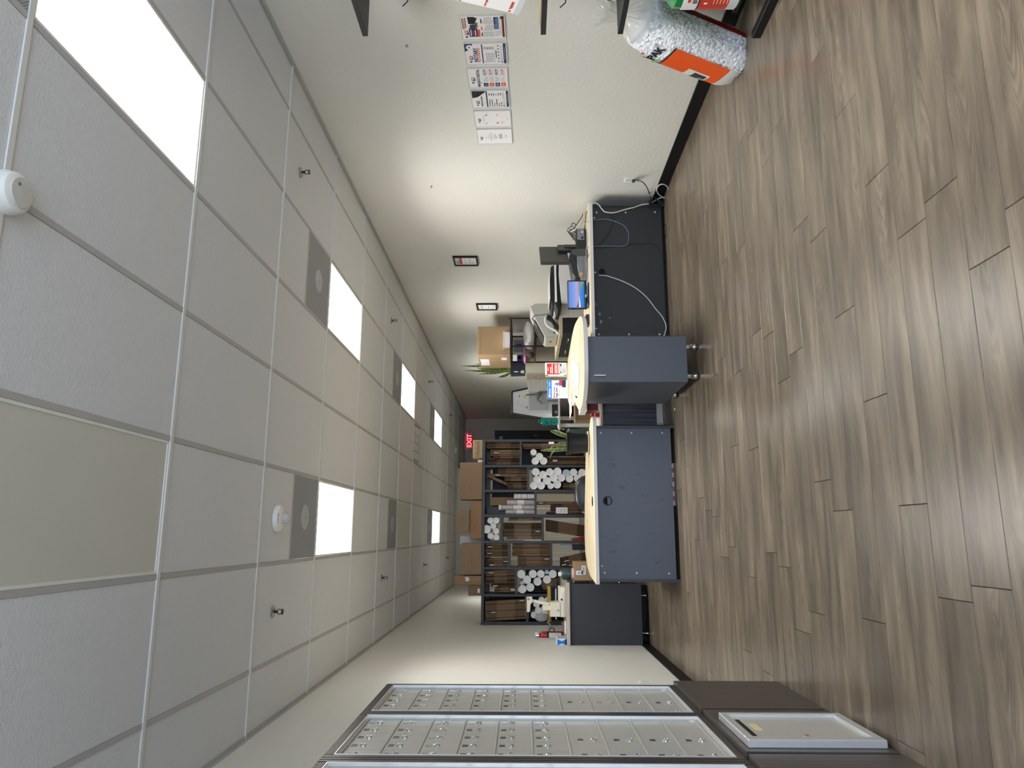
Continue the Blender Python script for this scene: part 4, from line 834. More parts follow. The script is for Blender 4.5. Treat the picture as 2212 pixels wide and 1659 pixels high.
# boxes on top of the bookcase
ZT2 = 1.916
def topbox(label, x0, y0, y1, Y, d, m_, base=ZT2, seam=True, word=None, bottom=None):
    a, b = at(x0, y1, Y), at(x0, y0, Y); t = thing('cardboard_box', label, 'box', ((a.x+b.x)/2, Y+d/2, base), 'cardboard boxes on top of the bookcase')
    ob('carton', M(t).box(a.x, b.x, Y, Y+d, base, a.z), m_, t, bevel=.004); zc = (a.z+base)/2
    ob('flap_seam', M(t).box(a.x, b.x, Y+d/2-.003, Y+d/2+.003, a.z, a.z+.001), CARDD, t)
    ink = mat('ballpoint', (118, 92, 68), .8)
    if word: txt(t, word, .075, ink, mw=basis(((a.x+b.x)/2-t['_loc'][0], Y-.0012-t['_loc'][1], zc-base), (1, 0, 0), (0, 0, 1)))
    else:
        rn = random.Random(int(y0)); m = M(t)
        w = (b.x-a.x)*.6; k = 9; P = [((a.x+b.x)/2-w/2+w*i/k, Y-.0005, zc+rn.uniform(-.022, .022)) for i in range(k+1)]; m.tube(P, .0014, 4); ob('handwriting', m, ink, t)
    return t, a, b
topbox('small kraft box marked 10x5x5 on top of the bookcase, near the exit sign', 1021.5, 951, 990, BY+.02, .16, mat('kraft_light', (180, 156, 122), .8, var=.04, vs=6), word='10x5x5')
tag(ob('foam_block', M().box(at(1035, 999, BY+.05).x, at(1035, 993.5, BY+.05).x, BY+.04, BY+.12, ZT2, at(1032, 996, BY+.05).z), PAPER, bevel=.002), 'small white block on the bookcase between the kraft box and the big box', 'block')
topbox('largest cardboard box on top of the bookcase', 992.5, 999.5, 1079, BY+.0, .38, KRAFT2)
tb, a, b = topbox('long low cardboard box on the bookcase with another box stacked on it', 1014.5, 1083, 1164, BY+.02, .35, mat('kraft_warm', (166, 132, 100), .85, var=.05, vs=7))
topbox('cardboard box stacked on top of the long low box', 984, 1101, 1149, BY-.06, .30, mat('kraft_grey', (154, 132, 110), .85, var=.05, vs=7), base=a.z+.002)
tag(ob('white_board', M().box(at(1020, 1176, BY+.3).x, at(1020, 1158, BY+.3).x, BY+.30, BY+.32, ZT2, at(994, 1166, BY+.3).z), PAPER), 'white board standing behind the boxes on the bookcase', 'board')
topbox('square cardboard box near the middle of the bookcase top', 996.5, 1173, 1240, BY+.01, .36, mat('kraft_mid', (158, 131, 106), .85, var=.05, vs=6))
t, a, b = topbox('narrow upright cardboard box with a torn strip of tape', 981, 1244, 1264, BY-.01, .3, KRAFT2); p = at(1010, 1252, BY-.012)
ob('torn_tape', M(t).prism([(p.x-.03, p.z+.02), (p.x+.03, p.z+.035), (p.x+.035, p.z-.01), (p.x-.01, p.z-.03)], BY-.0115, BY-.0105, 'y'), PAPER, t)
t, a, b = topbox('smallest cardboard box with a white label, nearest the mailbox wall', 1011.5, 1265, 1287, BY-.03, .2, mat('kraft_dim', (138, 113, 90), .85, var=.05, vs=6)); p = at(1034, 1276, BY-.032)
ob('white_label', M(t).box(p.x-.027, p.x+.027, BY-.0315, BY-.0305, p.z-.014, p.z+.014), PAPER, t)
# ================================================================== things on and behind the corner desk
Z1 = .731
def cable(name, label, pts, r, m_, cat='cable', sm=4): return tag(ob(name, M().tube(pts, r, 7, smooth=sm), m_, smooth=True), label, cat)
def cp(l, Y=6.488, o=(1260, 400), k=4.88): return [at(o[0]+a/k, o[1]+b/k, Y) for a, b in l]
WHC = mat('cable_white', (214, 214, 210), .4); LAV = mat('cable_lavender', (128, 134, 178), .4); BLC = mat('cable_black', (18, 19, 22), .45)
cable('power_cable', 'white cable running from the desk grommet down to the floor', cp([(165, 950), (200, 952), (250, 957), (340, 985), (420, 1015), (520, 1065), (600, 1120), (680, 1195), (760, 1300), (820, 1370), (850, 1420), (870, 1470), (872, 1520), (850, 1590)], 6.486), .0042, WHC)
cable('network_cable', 'lavender cable hanging in a loop on the corner desk front', cp([(38, 388), (90, 368), (160, 364), (240, 359), (320, 378), (390, 405), (440, 440), (470, 490), (478, 550), (468, 605), (440, 640), (345, 645), (230, 643), (100, 647), (45, 655)], 6.485), .0028, LAV)
cable('charger_cable', 'thin black cable curving across the corner desk front', cp([(275, 285), (305, 325), (316, 375), (300, 440), (265, 510), (215, 580), (150, 630), (110, 660), (70, 710), (40, 780)], 6.487), .0024, BLC)
cable('speaker_cable', 'faint black cable across the lower corner desk front', cp([(90, 650), (190, 660), (340, 648), (450, 640), (520, 615), (600, 622), (690, 612), (760, 630), (800, 670), (820, 730), (838, 800)], 6.489), .002, BLC)
cable('thick_white_cable', 'thick white cable from the desk top corner down to the wall', cp([(88, 186), (130, 188), (165, 210), (190, 245), (225, 280), (290, 291), (350, 285), (420, 263), (480, 247), (540, 233), (610, 208), (690, 195)], 6.47)+[at(1411, 436, 6.46), at(1425, 428, 6.46), at(1436, 427, 6.46)], .0055, WHC)
cable('cable_loop', 'white cable looped above the floor by the black baseboard', [at(1220+a/9.217, 380+b/9.217, 3.165, 0) for a, b in ((1990, 440), (1930, 410), (1880, 375), (1842, 320), (1832, 265), (1858, 205), (1905, 172), (1955, 166), (2010, 186), (2050, 230), (2066, 290), (2055, 350), (2025, 430), (1998, 510), (1985, 560))], .0055, WHC)
cable('plug_cord', 'black power cord drooping from the wall outlet', [at(1368, 391, 3.19, 0), at(1377, 389.5, 3.14, 0), at(1389, 394, 3.10, 0), at(1398, 406, 3.09, 0), at(1403, 420, 6.5), at(1406, 432, 6.46), at(1404, 452, 6.465)], .0045, BLC)
tag(ob('power_plug', M().cyl(at(1368, 391, 3.194, 0), at(1369, 391, 3.155, 0), .017, .012, 14), BLC, bevel=.002), 'black plug in the white wall outlet', 'plug')
rn = random.Random(4); c0 = at(1412, 438, 6.44); c0.z = max(c0.z, .10); m = M()
for q in range(5):
    rr = .05+.012*rn.random(); m.tube([(c0.x+.03*rn.uniform(-1, 1)+rr*.6*math.cos(a), c0.y+.004*q, c0.z-.02+rr*1.1*math.sin(a)) for a in [2*PI*i/9 for i in range(10)]], .003, 6)
tag(ob('cable_bundle', m, BLC, smooth=True), 'tied bundle of black cables in the corner by the baseboard', 'cables')
cable('floor_cord', 'thin black cord lying on the floor along the corner desk', [at(x, y, .004, 2) for x, y in ((1432, 478), (1439, 492), (1439, 512), (1435, 510), (1434, 535), (1437, 562), (1432, 562))], .0025, BLC)
def local(name, label, cat, o, ang=0): return thing(name, label, cat, mw=Matrix.Translation(o) @ Matrix.Rotation(math.radians(ang), 4, 'Z'))
# computer lying flat with cables
t = thing('mini_computer', 'black computer lying on the corner desk beside the monitor', 'computer', (2.78, 6.95, Z1))
ob('case', M(t).box(2.72, 2.99, 6.78, 6.93, Z1+.002, Z1+.098), BLACKP, t, bevel=.004); ob('port_panel', M(t).box(2.87, 2.985, 6.776, 6.78, Z1+.02, Z1+.09), MIDG, t)
for i in range(3): ob('port', M(t).box(2.88+.03*i, 2.90+.03*i, 6.772, 6.776, Z1+.03, Z1+.05), [BLACK, BLUEI, LIGHTG][i], t)
rn = random.Random(9); m = M(); m2 = M()
for q in range(6):
    a = Vector((2.86+.02*q, 6.86+.01*q, Z1+.06)); m.tube([a, a+Vector((.06, .0, .07+.01*q)), a+Vector((.12+.02*rn.random(), .05, .05)), (3.08-.02*q, 7.0, Z1+.05), (3.12, 7.1, Z1+.02)], .0035, 6)
m.tube([at(1234, 490, 6.9), at(1237, 482, 6.9), at(1244, 486, 6.9), at(1240, 494, 6.9), at(1250, 478, 6.9), at(1258, 466, 6.9), at(1260, 450, 6.9), at(1265, 448, 6.9)], .004, 6)
m.tube([at(1268, 456, 6.55), at(1266, 465, 6.6), at(1265, 475, 6.7), at(1262, 495, 6.8)], .0035, 6)
tag(ob('cable_tangle', m, BLC, smooth=True), 'tangle of black cables on the corner desk by the wall', 'cables')
cable('white_lead', 'white lead lying over the black cable tangle on the corner desk', [at(1263, 455, 6.9), at(1260, 472, 6.85), at(1253, 487, 6.8), at(1244, 495, 6.8), at(1236, 499, 6.85)], .006, WHC)
cable('desk_lead', 'white and lavender lead along the front edge of the corner desk top', [at(1262, 476, 6.62), at(1267, 500, 6.56), at(1269, 520, 6.56), at(1266, 540, 6.56), at(1267, 575, 6.55), at(1269, 600, 6.55), at(1268, 640, 6.55)], .0035, LAV)
# monitor seen from behind, turned away
a, b = at(1167, 566, 6.65), at(1164, 533, 7.2); dr = Vector((b.x-a.x, b.y-a.y, 0)); L = dr.length; mw = basis(((a.x+b.x)/2, (a.y+b.y)/2, 0), dr, (0, 0, 1))
t = thing('monitor', 'dark grey monitor seen from behind on the corner desk', 'monitor', mw=Matrix.Translation((0, 0, Z1)) @ mw)
ob('housing', M().box(-L/2, L/2, .178, .46, -.03, 0), mat('monitor_grey', (42, 44, 44), .5), t, bevel=.004); ob('screen', M().box(-L/2+.01, L/2-.01, .18, .45, -.032, -.03), BLACK, t)
ob('rear_mount', M().box(L/2-.30, L/2-.04, .13, .27, 0, .03), BLACKP, t, bevel=.005); ob('stand', M().box(L/2-.2, L/2-.08, .01, .2, .012, .04), BLACKP, t); ob('foot', M().box(L/2-.22, L/2-.02, 0, .012, -.04, .10), BLACKP, t, bevel=.003)
# label printer
t = local('label_printer', 'rounded grey desktop printer with an orange sticker', 'printer', (2.585, 6.78, Z1), -3)
P = [(-.135, .0), (-.145, .03), (-.142, .10), (-.125, .135), (-.02, .165), (.07, .168), (.13, .15), (.145, .12), (.145, 0)]
ob('body', M().prism([(x, z*.62) for x, z in P], -.10, .11, 'y'), mat('printer_grey', (112, 115, 120), .4), t, bevel=.006)
ob('lid', M().prism([(x*.99, z) for x, z in [(-.14, .062), (-.135, .12), (-.09, .150), (.05, .172), (.145, .165), (.145, .075), (.06, .1045), (-.05, .100)]], -.08, .115, 'y'), BLACKP, t, bevel=.004)
ob('side_block', M().prism([(.075, .004), (.148, .004), (.148, .15), (.10, .158), (.075, .10)], -.104, .06, 'y'), mat('printer_dark', (58, 60, 62), .45), t, bevel=.004)
ob('sticker', M().box(-.112, -.09, -.1015, -.10, .052, .074), mat('sticker_orange', (240, 150, 40), .5), t); ob('seam', M().box(-.14, .07, -.101, -.10, .044, .046), BLACK, t)
# customer display
t = local('customer_display', 'small black tablet display showing a blue sea and sky picture', 'tablet', (2.237, 6.60, Z1), 2)
ob('bezel', M().box(-.146, .146, 0, .02, .022, .207), BLACKP, t, bevel=.006)
sc = bpy.data.materials.new('screen_picture'); sc.use_nodes = True; nt = sc.node_tree; b_ = nt.nodes['Principled BSDF']; b_.inputs['Base Color'].default_value = (0, 0, 0, 1); b_.inputs['Roughness'].default_value = .15
tcn = nt.nodes.new('ShaderNodeTexCoord'); sp_ = nt.nodes.new('ShaderNodeSeparateXYZ'); mr = nt.nodes.new('ShaderNodeMapRange'); mr.inputs[1].default_value = .045; mr.inputs[2].default_value = .198; nt.links.new(tcn.outputs['Object'], sp_.inputs[0]); nt.links.new(sp_.outputs[2], mr.inputs[0])
rp = ramp(nt, [(0, (36, 120, 214)), (.25, (70, 160, 236)), (.33, (120, 150, 220)), (.42, (206, 176, 226)), (.6, (150, 176, 246)), (1, (96, 146, 232))]); nt.links.new(mr.outputs[0], rp.inputs[0]); nt.links.new(rp.outputs[0], b_.inputs['Emission Color']); b_.inputs['Emission Strength'].default_value = .85
ob('screen', M().box(-.132, .132, -.001, 0, .045, .198), sc, t)
def emit(name, c, e=.8): return mat(name, c, .3, emit=e)
m = M(); E1 = emit('screen_shore', (58, 84, 110), .5); m.prism([(-.128, .07), (-.128, .125), (-.10, .112), (-.06, .102), (-.01, .098), (-.06, .094), (-.10, .082)], -.002, -.001, 'y')
ob('picture_shore', m, E1, t); ob('picture_beach', M().prism([(.13, .048), (.13, .085), (.05, .094), (.0, .097), (.05, .082)], -.002, -.001, 'y'), emit('screen_sand', (110, 130, 90), .6), t); ob('picture_road', M().prism([(-.128, .082), (-.128, .10), (-.0, .0975)], -.0025, -.0015, 'y'), emit('screen_lilac', (200, 190, 236), .8), t)
ob('maker_mark', M().box(-.03, .0, -.001, .0, .030, .038), WHITE, t); ob('stand', M().prism([(-.10, 0), (.12, 0), (.12, .01), (.09, .022), (-.07, .022), (-.10, .01)], -.01, .12, 'y'), BLACKP, t)
tag(ob('card_terminal', M().prism([(-.05, 0), (.05, 0), (.05, .03), (-.05, .05)], -.05, .05, 'y').box(-.03, .03, -.045, -.02, .035, .055), BLACKP, loc=(2.0, 6.68, Z1)), 'small black card terminal beside the tablet display', 'terminal')
# counter run along the poster wall
def drawer_unit(label, x0, y0, y1, n, top=True):
    t = thing('drawer_cabinet', label, 'cabinet', ((x0+XR)/2, (y0+y1)/2, 0)); w = (y1-y0)/n
    ob('body', M(t).box(x0+.02, XR-.015, y0, y1, .08, .855), BLACKP, t)
    for i in range(n):
        for z0, z1 in ((.60, .85), (.34, .59), (.09, .33)):
            d = ob('drawer', M(t).box(x0, x0+.019, y0+w*i+.004, y0+w*(i+1)-.004, z0, z1), mat('drawer_black', (34, 33, 34), .4), t)
            c = y0+w*(i+.5); ob('pull', M(t).tube([(x0, c-.06, z1-.08), (x0-.022, c-.06, z1-.08), (x0-.022, c+.06, z1-.08), (x0, c+.06, z1-.08)], .005, 7, smooth=0), CHROME, d)
    ob('worktop', M(t).box(x0-.03, XR-.013, y0-.01, y1+.01, .857, .90), CREAM, t, bevel=.003); ob('kick', M(t).box(x0+.06, XR-.015, y0, y1, 0, .08), BLACK, t); return t
drawer_unit('black drawer cabinet with cream top behind the podium, by the poster wall', 2.49, 8.86, 10.13, 2)
t = thing('copier_stand', 'black low cabinet under the white copier', 'cabinet', (2.8, 8.35, 0))
ob('body', M(t).box(2.50, 3.17, 7.98, 8.75, .05, .60), BLACKP, t); ob('door', M(t).box(2.52, 3.15, 7.96, 7.98, .07, .58), mat('drawer_black', (34, 33, 34), .4), t); ob('top', M(t).box(2.48, 3.18, 7.95, 8.77, .60, .625), MIDG, t)
ob('pull', M(t).box(2.62, 2.72, 7.945, 7.96, .50, .51), CHROME, t)
# copier
t = thing('copier', 'large white copier with black scanner lid behind the tablet display', 'copier', (2.84, 8.3, .626)); K = M
ob('base', K(t).box(2.60, 3.12, 8.02, 8.55, .627, .80), LIGHTG, t, bevel=.006); ob('paper_tray', K(t).box(2.62, 3.10, 8.0, 8.02, .65, .73), mat('copier_grey', (176, 177, 176), .5), t)
ob('body', K(t).prism([(2.60, .80), (3.12, .80), (3.12, .94), (2.95, .945), (2.60, .915)], 8.0, 8.55, 'y'), mat('copier_white', (216, 216, 214), .45), t, bevel=.006)
ob('output_gap', K(t).box(2.56, 3.10, 8.03, 8.5, .925, .965), BLACKP, t); ob('scanner', K(t).prism([(2.58, .965), (3.10, .975), (3.10, .995), (2.58, .99)], 7.98, 8.52, 'y'), WHITE, t, bevel=.004)
ob('feeder', K(t).prism([(2.60, .99), (3.09, .995), (3.07, 1.035), (2.72, 1.045), (2.60, 1.02)], 8.04, 8.5, 'y'), BLACKP, t, bevel=.006); ob('feeder_tray', K(t).prism([(2.66, 1.045), (2.98, 1.05), (2.97, 1.058), (2.66, 1.055)], 8.0, 8.45, 'y'), WHITE, t)
ob('control_panel', K(t).prism([(2.50, .93), (2.60, .955), (2.60, 1.0), (2.50, .965)], 7.93, 8.2, 'y'), BLACKP, t, bevel=.004)
ob('side_tray', K(t).tube([(2.60, 8.4, 1.03), (2.585, 8.4, 1.22), (2.545, 8.4, 1.25), (2.44, 8.4, 1.19)], .010, 6, smooth=0), mat('tray_grey', (132, 132, 128), .5), t)
# grey office printer with a raised side, on the drawer cabinet
t = thing('office_printer', 'pale grey office printer with sloping top on the drawer cabinet', 'printer', (2.72, 9.4, .901))
ob('body', K(t).prism([(2.52, .903), (2.97, .903), (2.97, 1.20), (2.93, 1.265), (2.76, 1.20), (2.52, 1.075)], 9.12, 9.62, 'y'), mat('printer_pale', (196, 195, 188), .5), t, bevel=.006)
ob('front_face', K(t).box(2.505, 2.52, 9.14, 9.6, .92, 1.06), BEIGE, t, bevel=.003); ob('output_tray', K(t).prism([(2.53, 1.088), (2.76, 1.212), (2.76, 1.218), (2.53, 1.094)], 9.16, 9.58, 'y'), BLACKP, t); ob('emblem', K(t).box(2.502, 2.505, 9.3, 9.36, .985, 1.005), BLACK, t)
ob('keypad', K(t).box(2.56, 2.68, 9.08, 9.12, .905, .96), BLACKP, t, bevel=.003)
t = thing('tape_gun', 'white and black hand tape dispenser in front of the grey printer', 'dispenser', (2.84, 8.93, .901)); K0 = K
def K(t):
    m = M(t); m.o = m.o+Vector((.2, 0, 0)); return m

ob('arch', K(t).tube([(2.70, 8.93, .91), (2.745, 8.93, .95), (2.78, 8.93, 1.01), (2.83, 8.93, 1.06), (2.90, 8.93, 1.075), (2.95, 8.93, 1.05)], .016, 8), WHITE, t, smooth=True)
ob('grip', K(t).prism([(2.75, .903), (2.80, .903), (2.90, .98), (2.97, 1.0), (2.97, 1.05), (2.90, 1.06), (2.86, 1.0), (2.76, .94)], 8.90, 8.96, 'y'), BLACKP, t, bevel=.006); ob('wheel', K(t).lathe((2.95, 8.90, .94), [(.0, 0), (.036, .0), (.036, .05), (0, .05)], 18, 'y'), LIGHTG, t, smooth=True)
K = M
t.location.x = 2.84
# black wire rack
t = thing('wire_rack', 'black metal rack against the poster wall with a big box on top', 'rack', (2.88, 10.7, 0))
RX = (2.672, 3.095); RYY = (10.2, 11.2)
for x in RX:
    for y in RYY: ob('post', K(t).cyl((x, y, 0), (x, y, 1.565), .0125, n=10), BLACKM, t)
for z in (1.545, 1.185, .55):
    m = K(t)
    for x in RX: m.box(x-.008, x+.008, RYY[0], RYY[1], z-.025, z)
    for y in RYY: m.box(RX[0], RX[1], y-.008, y+.008, z-.025, z)
    for i in range(1, 14): m.cyl((RX[0], RYY[0]+i/14, z-.004), (RX[1], RYY[0]+i/14, z-.004), .003, n=6)
    ob('wire_shelf', m, BLACKM, t)
for x in RX:
    for y in RYY: ob('foot', K(t).cyl((x, y, 0), (x, y, .012), .018, n=10), BLACKP, t)
a, b = at(1097, 767, 10.24), at(1031.5, 705.5, 10.24)
t = thing('cardboard_box', 'big plain cardboard box on top of the black rack', 'box', ((a.x+b.x)/2, 10.65, 1.547))
ob('carton', K(t).box(a.x, b.x, 10.24, 11.08, 1.547, b.z), mat('kraft_rack', (164, 136, 102), .8, var=.04, vs=5), t, bevel=.006); ob('flap_line', K(t).box(a.x, b.x, 10.239, 10.24, b.z-.05, b.z-.047), CARD, t)
ob('stickers', K(t).box(a.x-.001, a.x, 10.5, 10.9, b.z-.16, b.z-.03).box(a.x-.001, a.x, 10.4, 10.55, 1.6, 1.68), PAPER, t)
p, q = at(1098, 754, 10.22), at(1086.5, 720, 10.22)
t = thing('plastic_tub', 'clear white plastic tub on the rack in front of the big box', 'tub', ((p.x+q.x)/2, 10.2, 1.546)); ob('tub', K(t).prism([(p.x+.02, 1.547), (q.x-.01, 1.547), (q.x, q.z-.01), (p.x, q.z-.01)], 10.13, 10.23, 'y'), mat('tub_white', (236, 228, 226), .3), t, bevel=.004); ob('rim', K(t).box(p.x-.004, q.x+.004, 10.126, 10.234, q.z-.014, q.z-.004), WHITE, t)
# things on the rack's lower shelf
SZ = 1.187
def blobby(name, label, cat, c, r, m_, seed, wob=.16): return tag(ob(name, blob(M(), (0, 0, 0), r, (26, 14), wob, seed), m_, loc=c, smooth=True), label, cat)
blobby('plastic_bag', 'bulging white plastic bag on the rack beneath the big box', 'bag', (2.88, 10.42, SZ+.085), (.20, .17, .083), mat('bag_white', (226, 228, 226), .3, bump=.7, bs=16), 3)
m = M()
for i, z in enumerate((.01, .035, .025)): m.box(2.89+.03*i, 2.902+.03*i, 10.245, 10.25, SZ+.07+z, SZ+.10+z)
t = tag(ob('towel', M().prism([(2.60, 0), (2.98, .0), (2.98, .05), (2.62, .035)], 10.66, 11.05, 'y'), mat('towel_pink', (204, 150, 204), .9), loc=(0, 0, SZ+.125), bevel=.012), 'folded lilac towel behind the white bag on the rack', 'towel')
tag(ob('parcel', M().box(2.64, 2.98, 10.66, 11.05, SZ+.001, SZ+.122), KRAFT2, bevel=.003), 'brown parcel under the lilac towel on the rack', 'box')
tag(ob('glove', blob(M(), (0, 0, 0), (.05, .06, .045), (16, 10), .2, 6), mat('cloth_dark', (52, 54, 50), .9), loc=(2.625, 10.55, SZ+.05), smooth=True), 'dark cloth at the rack shelf end nearest the snake plant', 'cloth')
# filing cabinet with plant
t = thing('filing_cabinet', 'beige steel filing cabinet under the navy plant pot', 'cabinet', (2.85, 11.65, 0))
ob('body', K(t).box(2.545, XR-.015, 11.42, 11.86, 0, 1.318), BEIGE, t, bevel=.004)
for z0, z1 in ((1.0, 1.30), (.68, .99), (.36, .67), (.04, .35)):
    d = ob('drawer', K(t).box(2.523, 2.544, 11.43, 11.85, z0, z1), mat('beige_dark', (178, 170, 148), .5), t, bevel=.003)
    ob('pull', K(t).box(2.505, 2.523, 11.6, 11.68, z1-.12, z1-.09), CHROME, d); ob('lock', K(t).cyl((2.523, 11.64, z1-.2), (2.512, 11.64, z1-.2), .014, n=12), CHROME, d)
t = thing('potted_snake_plant', 'snake plant in a square navy pot on the filing cabinet', 'plant', (2.62, 11.6, 1.32))
ob('pot', K(t).prism([(2.545, 1.321), (2.745, 1.321), (2.755, 1.56), (2.535, 1.56)], 11.45, 11.66, 'y'), mat('pot_navy', (38, 42, 52), .45), t, bevel=.004); ob('soil', K(t).box(2.55, 2.74, 11.47, 11.64, 1.545, 1.562), mat('soil', (48, 38, 30), .95), t)
def leafmat():
    m = bpy.data.materials.new('snake_leaf'); m.use_nodes = True; nt = m.node_tree; b = nt.nodes['Principled BSDF']; b.inputs['Roughness'].default_value = .4
    tc = nt.nodes.new('ShaderNodeTexCoord'); mp = nt.nodes.new('ShaderNodeMapping'); mp.inputs['Scale'].default_value = (14, 14, 60); n = nt.nodes.new('ShaderNodeTexNoise'); n.inputs['Scale'].default_value = 1; n.inputs['Detail'].default_value = 3
    nt.links.new(tc.outputs['Object'], mp.inputs[0]); nt.links.new(mp.outputs[0], n.inputs['Vector']); r = ramp(nt, [(.38, (40, 62, 36)), (.55, (78, 106, 56)), (.68, (124, 142, 82))]); nt.links.new(n.outputs['Fac'], r.inputs[0]); nt.links.new(r.outputs[0], b.inputs['Base Color']); return m
LEAF = leafmat(); LEDGE = mat('leaf_margin', (178, 176, 96), .5)
def leaf(t, base, tip, w, bend=(0, 0, 0), face=(0, -1, 0), tw=0, mats=None):
    m = K(t); a, b = Vector(base), Vector(tip); n = 10; prev = None; F = Vector(face)
    for i in range(n+1):
        u = i/n; c = a.lerp(b, u)+Vector(bend)*math.sin(u*PI)*(1-u*.3); d = (b-a).normalized(); s = d.cross(F).normalized()
        s = Matrix.Rotation(tw*u, 3, d) @ s; nn = s.cross(d)
        h = w*(.55+.45*math.sin(min(1, u*1.6)*PI/2))*(1-u**3.2)+.0008; cup = nn*h*.35
        row = [c-s*h+cup, c-s*h*.8+cup*.6, c, c+s*h*.8+cup*.6, c+s*h+cup, c+s*h*.8+cup*.6-nn*.004, c-nn*.006, c-s*h*.8+cup*.6-nn*.004]
        k = len(m.v); m.add(row, [])
        if prev is not None:
            for j in range(8): m.f.append([prev+j, prev+(j+1) % 8, k+(j+1) % 8, k+j]); m.m.append(1 if j in (0, 3, 4, 7) else 0)
        prev = k
    return ob('leaf', m, mats or [LEAF, LEDGE], t, smooth=True)
for bx, tx_, ty_, tipx, w in ((2.60, 2.62, 11.55, 1002, .024), (2.66, 2.70, 11.56, 996, .026), (2.63, 2.60, 11.54, 1019, .030), (2.69, 2.74, 11.6, 1026, .026), (2.58, 2.50, 11.53, 1076, .026), (2.65, 2.64, 11.5, 1030, .028), (2.71, 2.80, 11.56, 1052, .022), (2.62, 2.57, 11.6, 1032, .024)):
    leaf(t, (bx, 11.55, 1.555), (tx_, ty_, at(tipx, 790, 11.55).z), w, (random.uniform(-.02, .02), 0, 0), tw=random.uniform(-.7, .7))
t = thing('spray_bottle', 'small bottle with white cap in front of the navy plant pot', 'bottle', (2.57, 11.435, 1.319)); ob('bottle', K(t).lathe((2.57, 11.435, 1.319), [(.022, 0), (.024, .01), (.024, .10), (.010, .125)], 16), mat('bottle_dark', (34, 36, 80), .3), t, smooth=True); ob('cap', K(t).lathe((2.57, 11.435, 1.444), [(.010, 0), (.011, .03), (.005, .06)], 12), WHITE, t); ob('label', K(t).lathe((2.57, 11.435, 1.319), [(.0245, .02), (.0245, .075)], 16), mat('label_cream', (214, 216, 190), .5), t)
t = thing('snack_canister', 'navy canister with a red and white foot band, beside the plant pot', 'canister', (2.80, 11.46, 1.319)); ob('can', K(t).box(2.745, 2.86, 11.43, 11.53, 1.32, 1.455), mat('canister_navy', (34, 44, 120), .35), t, bevel=.012); ob('band', K(t).box(2.744, 2.861, 11.429, 11.531, 1.32, 1.37), mat('band_red', (196, 92, 92), .4), t); ob('picture', K(t).lathe((2.80, 11.428, 1.415), [(.0, 0), (.024, 0)], 14, 'y'), mat('band_orange', (204, 120, 84), .5), t)
t = thing('wall_notice', 'grey framed notice with a blue card on the poster wall behind the rack', 'picture', (3.0, 11.40, 1.4))
p, q = at(1131, 761, 11.405), at(1110, 735, 11.405); t.location = (0, 0, 0); t['_loc'] = (0, 0, 0)
ob('panel', K(t).box(p.x, q.x, 11.405, 11.415, p.z-.05, q.z), mat('notice_grey', (140, 142, 142), .5), t); ob('surround', K(t).frame((p.x-.04, q.x+.05, p.z-.06, q.z+.035), (p.x, q.x, p.z-.05, q.z), 11.40, 11.418, 'y'), mat('notice_cream', (214, 210, 192), .5), t)
p, q = at(1127, 750, 11.40), at(1115, 743, 11.40); ob('blue_card', K(t).box(p.x, q.x, 11.40, 11.405, p.z, q.z), mat('card_blue', (34, 56, 140), .5), t)
t['label'] = 'grey framed notice with a blue card, seen through the rack'
# ================================================================== white desk with silver monitors
t = thing('white_desk', 'white desk in the back of the shop with a white leg', 'desk', (2.4, 12.7, 0))
ob('desktop', K(t).prism([(1.755, 12.42), (3.1, 12.36), (3.1, 13.0), (1.95, 13.0)], .715, .745, 'z'), WHITE, t, bevel=.003)
for x, y in ((1.86, 12.55), (2.95, 12.55), (2.05, 12.95), (2.95, 12.95)): ob('leg', K(t).box(x-.028, x+.028, y-.028, y+.028, 0, .715), WHITE, t)
ob('cable_hook', K(t).tube([(1.80, 12.5, .715), (1.80, 12.5, .68), (1.795, 12.5, .655), (1.775, 12.5, .65), (1.765, 12.5, .67)], .005, 7), WHITE, t)
SIL = mat('silver_panel', (176, 177, 176), .4, metal=.3)
for i, (x0, y0, x1, y1, l) in enumerate(((1140, 818, 1182, 848, 'pale silver monitor seen from behind, farther from the teal bottle'), (1142, 846, 1184, 885, 'darker silver monitor seen from behind, nearer to the teal bottle'))):
    Y = 12.62-.05*i; p, q = at(x1, y1, Y), at(x0, y0, Y); t = thing('silver_monitor', l, 'monitor', ((p.x+q.x)/2, Y, .746))
    ob('back', K(t).box(p.x, q.x, Y, Y+.03, p.z, q.z), [LIGHTG, SIL][i], t, bevel=.004); ob('screen', K(t).box(p.x+.01, q.x-.01, Y+.03, Y+.032, p.z+.01, q.z-.01), BLACK, t); ob('stand', K(t).box((p.x+q.x)/2-.02, (p.x+q.x)/2+.02, Y+.01, Y+.03, .75, p.z+.05), MIDG, t); ob('foot', K(t).box((p.x+q.x)/2-.09, (p.x+q.x)/2+.09, Y-.05, Y+.09, .746, .752), MIDG, t)
t = thing('display_mount', 'jointed dark grey display mount between the two silver monitors', 'arm', (2.42, 12.5, .746)); p = at(1190, 846, 12.5)
ob('base_clamp', K(t).box(p.x-.04, p.x+.04, 12.46, 12.56, .746, .77), BLACKP, t); ob('pole', K(t).cyl((p.x, 12.5, .77), (p.x, 12.5, 1.06), .016), MIDG, t)
A = [at(1168, 846, 12.5), at(1158, 852, 12.47), at(1150, 852, 12.45), at(1136, 853, 12.45)]; B = [at(1170, 850, 12.5), at(1160, 862, 12.45), at(1172, 872, 12.44)]
for nm, L_, w in (('upper_arm', A, .02), ('lower_arm', B, .018)):
    m = K(t); [m.tube(L_[i:i+2], w-.003*i, 8, smooth=0) for i in range(len(L_)-1)]; ob(nm, m, mat('arm_grey', (108, 108, 106), .4), t)
